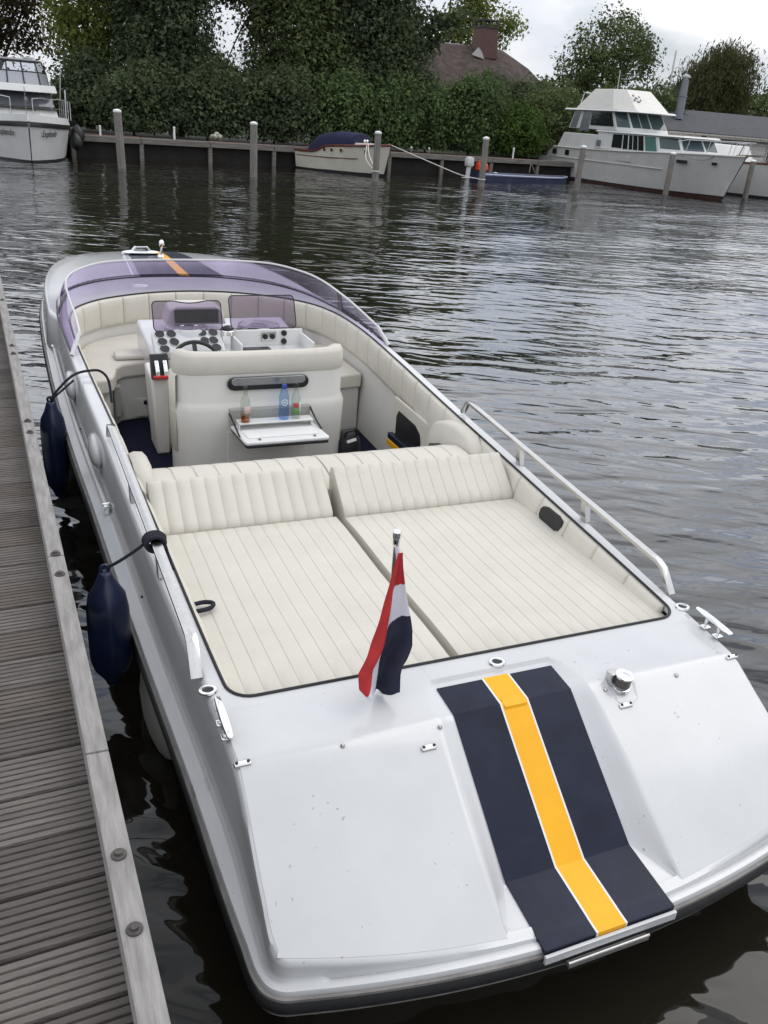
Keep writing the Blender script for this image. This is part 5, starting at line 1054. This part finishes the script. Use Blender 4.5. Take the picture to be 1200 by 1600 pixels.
q = MB(); q.hexa([(29.6, 55.6, 6.2), (30.95, 55.6, 6.2), (30.95, 57.0, 6.2), (29.6, 57.0, 6.2)], [(29.65, 55.7, 7.95), (30.85, 55.7, 7.95), (30.85, 56.9, 7.95), (29.65, 56.9, 7.95)]); ch = q.build('chimney', BRICKM, HO, smooth=0, bevel=.03)
q = MB(); q.box(29.6, 30.9, 55.65, 56.95, 7.95, 8.04); q.box(29.65, 30.85, 55.7, 56.9, 8.36, 8.44)
for a, b in ((29.68, 55.72), (30.72, 55.72), (29.68, 56.78), (30.72, 56.78), (30.2, 55.72)): q.box(a, a+.1, b, b+.1, 8.04, 8.36)
q.build('chimney_cap', mat('cap_dark', (.05, .045, .045), .7), ch, smooth=0)
q = MB(); q.hexa([(29.0, 55.45, 6.3), (29.85, 55.35, 6.12), (29.75, 55.55, 6.5), (29.5, 55.6, 6.75)], [(29.0, 55.5, 6.35), (29.85, 55.4, 6.17), (29.75, 55.6, 6.55), (29.5, 55.65, 6.80)]); q.build('lead_flashing', mat('lead', (.28, .26, .26), .6), ch)
q = MB(); q.box(24, 26, 52.88, 52.99, 1.8, 3.1); wi = q.build('window', BW, HO, smooth=0); q = MB(); q.box(24.12, 25.88, 52.83, 52.88, 1.92, 2.98); q.build('pane', WINB, wi, smooth=0)
q = MB(); q.box(20.3, 29.2, 56.9, 57.1, 6.76, 6.93); q.build('ridge_cap', mat('ridge_grey', (.33, .30, .29), .8), HO, bevel=.04)

ROOFG = mat('grey_felt_roof', (.062, .064, .072), .9, var=.15, vscale=2); CLAD = mat('white_cladding', (.52, .50, .48), .7, var=.08)
BH = thing('boathouse', (42, 45, .8), 'long low white boathouse with a dark grey roof behind the flybridge cruiser', 'boathouse')
x0, x1 = 33.5, 60
q = MB(); q.box(x0+.4, x1, 43.6, 51, .74, 2.75); q.build('wall', CLAD, BH, smooth=0)
q = MB(); q.add([(x0, 43.1, 2.72), (x1, 43.1, 2.62), (x1, 47.3, 4.0), (x0, 47.3, 3.95), (x1, 51.6, 2.7), (x0, 51.6, 2.7)], [(0, 1, 2, 3), (3, 2, 4, 5)]); q.build('roof', ROOFG, BH, smooth=0, solid=.08)
q = MB(); q.box(x0, x1, 43.08, 43.14, 2.50, 2.66); q.build('fascia_board', mat('fascia_pale', (.45, .42, .38), .8, var=.2), BH, smooth=0)
for k in range(26):
    q = MB(); xx = x0+.2+k*1.0; q.box(xx, xx+.94, 43.02, 43.078, 2.60, 2.69); q.build('roof_edge_strip', mat('edge_grey', (.42, .40, .37), .8), BH, smooth=0)
for k in range(9):
    q = MB(); z = .80+k*.205; q.add([(x0+.4, 43.597, z), (x1, 43.597, z), (x1, 43.575, z+.004), (x0+.4, 43.575, z+.004), (x0+.4, 43.597, z+.20), (x1, 43.597, z+.20)], [(0, 1, 2, 3), (3, 2, 5, 4)]); q.build('cladding_board', CLAD, BH, smooth=0)
for a, b in ((40.15, 40.75), (40.9, 41.55), (44.0, 44.6), (44.75, 45.5), (47, 47.7), (48, 48.7)):
    q = MB(); q.box(a-.06, b+.06, 43.50, 43.57, 1.20, 2.36); wi = q.build('window', BW, BH, smooth=0)
    q = MB(); q.box(a, b, 43.46, 43.499, 1.28, 2.29); q.build('pane', WINB, wi, smooth=0)
    q = MB(); q.box(a, b, 43.44, 43.458, 1.75, 1.79); q.build('glazing_bar', BW, wi, smooth=0)
q = MB(); q.box(38.2, 38.5, 43.0, 43.075, 2.42, 2.60); q.build('gutter_box', BLKP, BH)
q = MB(); q.lathe([(.26, 3.4), (.24, 4.6), (.20, 5.35), (.20, 5.5)], (38.0, 45.2, 0), 12); sp = q.build('stove_pipe', mat('pipe_grey', (.18, .19, .21), .6, .3), BH)
q = MB(); q.lathe([(.14, 5.5), (.14, 5.6), (.27, 5.62), (.24, 5.72), (.05, 5.80)], (38.0, 45.2, 0), 12); q.build('pipe_cowl', mat('cowl_grey', (.36, .36, .35), .5), sp)
q = MB(); q.lathe([(.28, 4.6), (.28, 4.66)], (38.0, 45.2, 0), 12); q.build('pipe_collar', GREYR, sp)
q = MB(); 
MA = thing('mast', (36.6, 48.5, .8), 'tall thin white mast standing behind the grey boathouse roof', 'mast')
q.tube([(39.6, 48.5, .8), (39.6, 48.5, 7.3)], [.09, .05], 8); q.build('pole', BW, MA)
q = MB(); q.tube([(40.3, 48.5, .8), (40.3, 48.5, 5.6)], .04, 6); q.build('stay', BLKP, MA)

# ------------------------------------------------------------------ vegetation
def leaf_mat(name, c0, c1, tr=.35):
    m = bpy.data.materials.new(name); m.use_nodes = True; t = m.node_tree; t.nodes.clear(); k = t.links.new
    o = t.nodes.new('ShaderNodeOutputMaterial'); d = t.nodes.new('ShaderNodeBsdfDiffuse'); tl = t.nodes.new('ShaderNodeBsdfTranslucent'); mxn = t.nodes.new('ShaderNodeMixShader'); mxn.inputs[0].default_value = tr
    g_ = t.nodes.new('ShaderNodeAttribute'); g_.attribute_name = 'tone'; r = t.nodes.new('ShaderNodeValToRGB'); r.color_ramp.elements[0].color = (*c0, 1); r.color_ramp.elements[1].color = (*c1, 1)
    c = t.nodes.new('ShaderNodeTexCoord'); n = t.nodes.new('ShaderNodeTexNoise'); n.inputs['Scale'].default_value = .9; n.inputs['Detail'].default_value = 3; k(c.outputs['Object'], n.inputs['Vector'])
    ad = t.nodes.new('ShaderNodeMath'); ad.operation = 'MULTIPLY_ADD'; ad.inputs[1].default_value = .75; k(g_.outputs['Fac'], ad.inputs[0])
    sb_ = t.nodes.new('ShaderNodeMath'); sb_.operation = 'MULTIPLY_ADD'; sb_.inputs[1].default_value = 1.3; sb_.inputs[2].default_value = -.52; k(n.outputs['Fac'], sb_.inputs[0]); k(sb_.outputs[0], ad.inputs[2])
    k(ad.outputs[0], r.inputs[0]); k(r.outputs[0], d.inputs['Color']); k(r.outputs[0], tl.inputs['Color']); k(d.outputs[0], mxn.inputs[1]); k(tl.outputs[0], mxn.inputs[2]); k(mxn.outputs[0], o.inputs['Surface']); return m
LDARK = leaf_mat('leaf_dark', (.046, .062, .036), (.130, .165, .085)); LMID = leaf_mat('leaf_mid', (.054, .074, .036), (.16, .195, .085)); LLIGHT = leaf_mat('leaf_light', (.09, .12, .03), (.24, .28, .08), .5)
LHEDGE = leaf_mat('leaf_hedge', (.050, .078, .038), (.125, .180, .070), .25); LWIL = leaf_mat('leaf_willow', (.05, .055, .025), (.12, .125, .06), .4); LMAPLE = leaf_mat('leaf_purple', (.030, .026, .018), (.07, .06, .03), .4); LGRASS = leaf_mat('leaf_reed', (.05, .085, .022), (.09, .14, .04), .3)
BARK = mat('bark', (.055, .045, .035), .9, var=.3, vscale=4, bump=.8, bscale=12)
def leaves(blobs, n, size, seed, clump=.45, per=26, shell=.55, droop=0., zmin=.9):
    rg = np.random.default_rng(seed); B = np.array(blobs, float); vol = B[:, 3]*B[:, 4]*B[:, 5]; pr_ = vol**.8/np.sum(vol**.8)
    nc = max(1, n//per); idx = rg.choice(len(B), nc, p=pr_); d = rg.normal(size=(nc, 3)); d /= np.linalg.norm(d, axis=1)[:, None]
    rad = shell+(1-shell)*rg.random(nc)**.7; rad *= (1+.13*rg.normal(size=nc))
    C_ = B[idx, :3]+d*B[idx, 3:6]*rad[:, None]
    L0 = np.repeat(C_, per, axis=0); sp_ = rg.normal(size=L0.shape); sp_ *= (np.minimum(1.6, np.linalg.norm(sp_, axis=1))/(np.linalg.norm(sp_, axis=1)+1e-9))[:, None]; cs_ = np.repeat(rg.uniform(.55, 1.5, nc), per)[:, None]; sp_ = sp_*cs_*clump*np.array([1.15, 1.15, .75]); tone = np.repeat(rg.random(nc), per)*.65+rg.random(nc*per)*.35; L0 = L0+sp_
    if droop: L0[:, 2] -= np.abs(rg.normal(size=len(L0)))*droop
    kk = L0[:, 2] > zmin; tone = tone[kk]; LN_ = sp_[kk]+.35*np.repeat(d, per, axis=0)[kk]*clump; L0 = L0[kk]; m = len(L0)
    a = rg.normal(size=(m, 3)); a /= np.linalg.norm(a, axis=1)[:, None]
    if droop: a = a*np.array([.4, .4, 1]); a /= np.linalg.norm(a, axis=1)[:, None]
    if not droop:
        nv = LN_[:m]; nv = nv/(np.linalg.norm(nv, axis=1)[:, None]+1e-9)*.9+np.array([0, 0, .55])+rg.normal(size=(m, 3))*.55; nv /= np.linalg.norm(nv, axis=1)[:, None]
        a = np.cross(nv, a); a /= np.linalg.norm(a, axis=1)[:, None]+1e-9; b = np.cross(nv, a)
    else:
        b = np.cross(a, rg.normal(size=(m, 3)))
    b /= np.linalg.norm(b, axis=1)[:, None]+1e-9
    s = size*(.45+1.15*rg.random(m)**1.6)[:, None]; wd = (.26 if droop else .58)
    V = np.stack([L0-a*s, L0+b*s*wd, L0+a*s, L0-b*s*wd], 1).reshape(-1, 3)
    leaves.tone = tone
    return V, m
def leaf_obj(name, V, m, mt, parent, base, kind=None):
    me = bpy.data.meshes.new(name); me.vertices.add(4*m); me.vertices.foreach_set('co', (V-np.array(base)).astype(np.float32).ravel())
    me.loops.add(4*m); me.loops.foreach_set('vertex_index', np.arange(4*m, dtype=np.int32)); me.polygons.add(m)
    me.polygons.foreach_set('loop_start', np.arange(0, 4*m, 4, dtype=np.int32)); me.polygons.foreach_set('loop_total', np.full(m, 4, np.int32))
    me.materials.append(mt); me.update(calc_edges=True); at_ = me.attributes.new('tone', 'FLOAT', 'FACE'); at_.data.foreach_set('value', leaves.tone.astype(np.float32)); o = bpy.data.objects.new(name, me); COL.objects.link(o); o.parent = parent
    return o
def tree(x, y, h, blobs, n, size, mt, seed, label, cat='tree', name='tree', trunk=.22, group=None, clump=.45, shell=.55, droop=0., zmin=.9, per=26, nl=9, zb=.75):
    rr_ = random.Random(seed); t = thing(name, (x, y, zb), label, cat, group); q = MB()
    tp_ = (x+rr_.uniform(-.3, .3), y, zb+h*.75)
    q.tube(catmull([(x, y, zb-.1), (x+rr_.uniform(-.15, .15), y, zb+h*.25), (x+rr_.uniform(-.3, .3), y, zb+h*.5), tp_], 4), list(np.linspace(trunk, trunk*.35, 13)), 8)
    for k in range(nl):
        b = blobs[k % len(blobs)]; z0 = zb+h*rr_.uniform(.2, .6); e = (b[0]+rr_.uniform(-.7, .7)*b[3], b[1]+rr_.uniform(-.7, .7)*b[4], b[2]+rr_.uniform(-.3, .6)*b[5])
        mdl = ((x+e[0])/2, (y+e[1])/2, max(z0, (z0+e[2])/2+.2)); q.tube(catmull([(x, y, z0), mdl, e], 4), list(np.linspace(trunk*.38, trunk*.07, 9)), 6)
    q.build('trunk', BARK, t, smooth=60)
    V, m = leaves(blobs, n, size, seed, clump, per, shell, droop, zmin); leaf_obj('crown', V, m, mt, t, (x, y, zb)); return t
G1 = 'dense dark trees behind the quay'; G2 = 'bushes and hedges along the quay'
# far left tree with light gaps
tree(.3, 52, 9, [(-.5, 52, 6.5, 3.2, 2.5, 2.6), (1.6, 52, 5.2, 2.3, 2.2, 2.0), (-1.0, 52, 9.0, 2.8, 2, 1.8), (2.2, 52, 8.0, 1.8, 1.8, 1.5), (-3, 52, 5, 2.5, 2, 2)], 13000, .105, LMAPLE, 11, 'purplish dark tree with bright sky gaps, behind the left yacht', group=None, clump=.38, shell=.3, trunk=.28)
tree(4.3, 47.5, 9, [(4.4, 47.5, 5.6, 1.5, 2, 2.4), (4.2, 47.5, 8.5, 1.9, 2, 2.2), (5.6, 47.2, 3.9, 1.6, 1.8, 1.4), (6.3, 47, 7.0, 1.4, 1.5, 1.8)], 18000, .11, LLIGHT, 12, 'lighter yellow-green tree between the purplish tree and the dark mass', group=G1, trunk=.25)  # backlight through this crown is put into its paler leaf colour
tree(8.2, 45, 12, [(7.5, 45, 6.2, 2.2, 2.2, 2.6), (7.2, 44.5, 9.4, 2.4, 2.2, 2.4), (9.4, 45, 9.0, 2.2, 2.2, 2.0), (8.4, 45, 11.5, 2.4, 2, 1.8), (7.4, 44.5, 3.6, 2.2, 1.8, 1.6), (9.0, 44.5, 3.4, 1.5, 1.6, 1.3)], 80000, .095, LDARK, 13, 'tall dense dark tree left of the sky gap, behind the lone upright pile', group=G1)
tree(13.4, 45.5, 12, [(13.7, 45.5, 6.0, 2.2, 2.2, 2.6), (14.6, 45.5, 9.0, 2.6, 2.2, 2.4), (12.6, 45.5, 9.4, 1.7, 2, 1.8), (13.6, 45, 11.8, 2.5, 2, 1.8), (11.0, 45.6, 7.1, 1.1, .9, .55), (10.6, 45.6, 3.3, .9, .8, .6), (13.1, 44.8, 3.2, 1.7, 1.7, 1.4), (15.0, 45, 4.2, 2.0, 1.8, 1.8)], 80000, .095, LMID, 14, 'tall dark tree right of the sky gap, above the blue-covered launch', group=G1)
tree(18.0, 45.5, 11, [(17.6, 45.5, 6.0, 2.6, 2.2, 2.4), (17.8, 45.5, 8.8, 2.3, 2.2, 2.0), (18.9, 45, 5.0, 1.4, 1.6, 1.5), (16.8, 45, 3.6, 2.2, 1.8, 1.6), (19.2, 45, 3.4, 2.2, 1.8, 1.4), (20.3, 45.4, 6.9, .8, .9, .5)], 70000, .095, LDARK, 15, 'dark tree at the right end of the mass, its branches hanging before the thatched roof', group=G1)
tree(20.1, 44.6, 6, [(21.5, 44.6, 6.9, .6, .5, .28), (22.1, 44.6, 7.2, .45, .5, .2), (20.9, 44.6, 6.4, .5, .5, .3), (20.7, 44.6, 5.7, .6, .5, .3)], 900, .15, LDARK, 35, 'thin leafy branches reaching left of the chimney', group=G1, clump=.28, trunk=.05, zmin=4.6, nl=3)
for k, (x, y, rx, h, mt, lab) in enumerate([(3.5, 44.5, 1.1, 2.6, LDARK, 'dark shrub seen past the stern of the left yacht'), (5.6, 41.8, 1.8, 2.2, LDARK, 'low dark bush on the quay just right of the left yacht'), (8.8, 41.6, 1.9, 2.5, LDARK, 'dark bush behind the lone upright pile'), (11.9, 41.8, 1.9, 2.6, LDARK, 'dark bush left of the launch under the tall trees'), (15.0, 42.0, 1.8, 2.6, LHEDGE, 'dark green bush directly behind the launch\'s navy cover'), (17.7, 42.4, 1.7, 2.8, LHEDGE, 'green bush right of the launch, below the hanging branches')]):
    tree(x, y, 2.2, [(x, y, .9+h*.45, rx, 1.2, h*.6), (x+.7, y+.3, 1.2+h*.6, rx*.7, 1, h*.5)], 12000, .085, mt, 40+k, lab, 'bush', 'bush', .06, G2, clump=.3, nl=5)
tree(20.4, 43.2, 3.4, [(20.4, 43.2, 2.0, 1.6, 1.3, 1.4), (20.9, 43.2, 2.7, 1.1, 1.2, 1.2)], 13000, .085, LHEDGE, 50, 'rounded green bush below the thatched eaves', 'bush', 'bush', .06, G2, clump=.28, nl=5)
tree(22.8, 43.0, 4.4, [(22.8, 43, 2.2, 1.6, 1.3, 1.6), (23.2, 43, 3.4, 1.15, 1.1, 1.25), (22.4, 43.0, 3.0, 1.2, 1.1, 1.3)], 18000, .085, LHEDGE, 51, 'tall pointed green bush in front of the thatched gable', 'bush', 'bush', .07, G2, clump=.26, nl=5)
tree(25.6, 46.5, 5.2, [(25.6, 46.5, 2.9, 1.5, 1.5, 1.9), (27.5, 46.8, 2.9, 1.7, 1.5, 1.8), (29.5, 47, 2.9, 1.4, 1.5, 1.7)], 26000, .085, LDARK, 52, 'dark clipped evergreen hedge below the chimney', 'hedge', 'hedge', .08, G2, clump=.25, nl=6)
tree(25.3, 42.6, 3.2, [(25.3, 42.6, 1.8, 1.5, 1.1, 1.1), (25.6, 42.6, 2.4, .9, .9, .9)], 13000, .085, LGRASS, 53, 'bright green upright bush in front of the dark hedge', 'bush', 'bush', .05, G2, clump=.26, droop=0, nl=5)
tree(28.4, 44.6, 4.2, [(28.2, 44.6, 2.4, 1.4, 1.3, 1.6), (29.4, 44.8, 3.0, 1.3, 1.2, 1.5), (27.4, 44.4, 1.6, 1.2, 1.2, 1.0)], 16000, .085, LMID, 54, 'olive green bush left of the flybridge cruiser\'s stern', 'bush', 'bush', .07, G2, clump=.28, nl=5)
tree(31.0, 50, 4.6, [(31.6, 50, 4.0, 1.5, 1.4, 1.0), (32.6, 50, 3.2, 1.5, 1.4, 1.3)], 5000, .12, LMID, 55, 'light green shrub between the hedge and the tall tree', 'bush', 'bush', .07, G2, clump=.3, nl=5)
tree(34.5, 50, 9, [(34.8, 50, 5.0, 2.0, 2, 1.6), (35.4, 50, 7.2, 2.2, 2, 1.6), (36.8, 50, 6.2, 1.9, 1.8, 1.6), (33.6, 50, 5.6, 1.6, 1.6, 1.3), (37.6, 50, 7.6, 1.5, 1.5, 1.0), (35.8, 50, 8.6, 1.6, 1.4, .7), (38.6, 50, 6.8, 1.0, 1, .9)], 12500, .10, LMID, 16, 'airy round tree showing sky through its crown, above the flybridge cruiser', group=None, clump=.33, shell=.35, trunk=.22, nl=14)
tree(37.6, 47.5, 4.6, [(35.5, 47.5, 3.4, 2.2, 1.5, 1.6), (38.2, 47.5, 3.6, 1.6, 1.4, 1.6), (33.2, 47, 2.6, 1.6, 1.4, 1.4)], 19000, .09, LMID, 17, 'dense green shrubbery directly behind the flybridge', 'bush', 'bush', .08, G2, clump=.32)
tree(47.0, 54, 8.6, [(46.6, 54, 5.6, 1.9, 1.8, 2.0), (48.3, 54, 6.3, 2.2, 1.9, 2.0), (50.0, 54, 6.8, 1.7, 1.6, 1.7), (48.6, 54, 7.9, 1.6, 1.5, 1.0), (46.0, 54, 4.4, 1.7, 1.6, 1.4), (50.3, 54, 5.2, 1.2, 1.2, 1.2), (45.0, 54, 4.8, 1.2, 1.2, 1.0)], 30000, .14, LWIL, 18, 'grey-green willow leaning right, behind the boathouse roof', group=None, clump=.4, shell=.4, droop=.35, trunk=.28)
tree(43.2, 55, 5, [(42.5, 55, 4.3, 1.0, 1.2, 1.2), (44, 55, 3.8, 1.2, 1.2, 1.0)], 2200, .14, LMID, 19, 'small leafy tree between the mast and the stove pipe', group=None, clump=.35, trunk=.1)
for k, (x, y, z, r_, lab) in enumerate([(53.5, 58, 4.4, 1.3, 'small dark tree right of the willow, behind the boathouse roof'), (57.8, 58, 5.2, 1.9, 'dark tree cut off by the right edge above the boathouse')]):
    tree(x, y, z, [(x, y, z, r_*1.1, r_, r_*.8), (x-1, y, z-.7, r_, r_, r_*.6), (x+1.3, y, z+.2, r_, r_, r_*.7)], 3500, .16, LMID, 60+k, lab, clump=.35, trunk=.14)
tree(32.0, 66, 13, [(33.2, 66, 8.4, 1.6, 1.5, 1.8), (34.4, 66, 10.4, 2.0, 1.5, 1.8), (36.4, 66, 8.6, 1.7, 1.4, 1.3), (33.8, 66, 12, 1.6, 1.4, 1.5), (37.4, 66, 9.6, 1.0, 1, .9)], 8500, .12, LLIGHT, 20, 'pale loose-leaved tree behind the chimney', group=None, clump=.42, shell=.25, trunk=.2, nl=14)
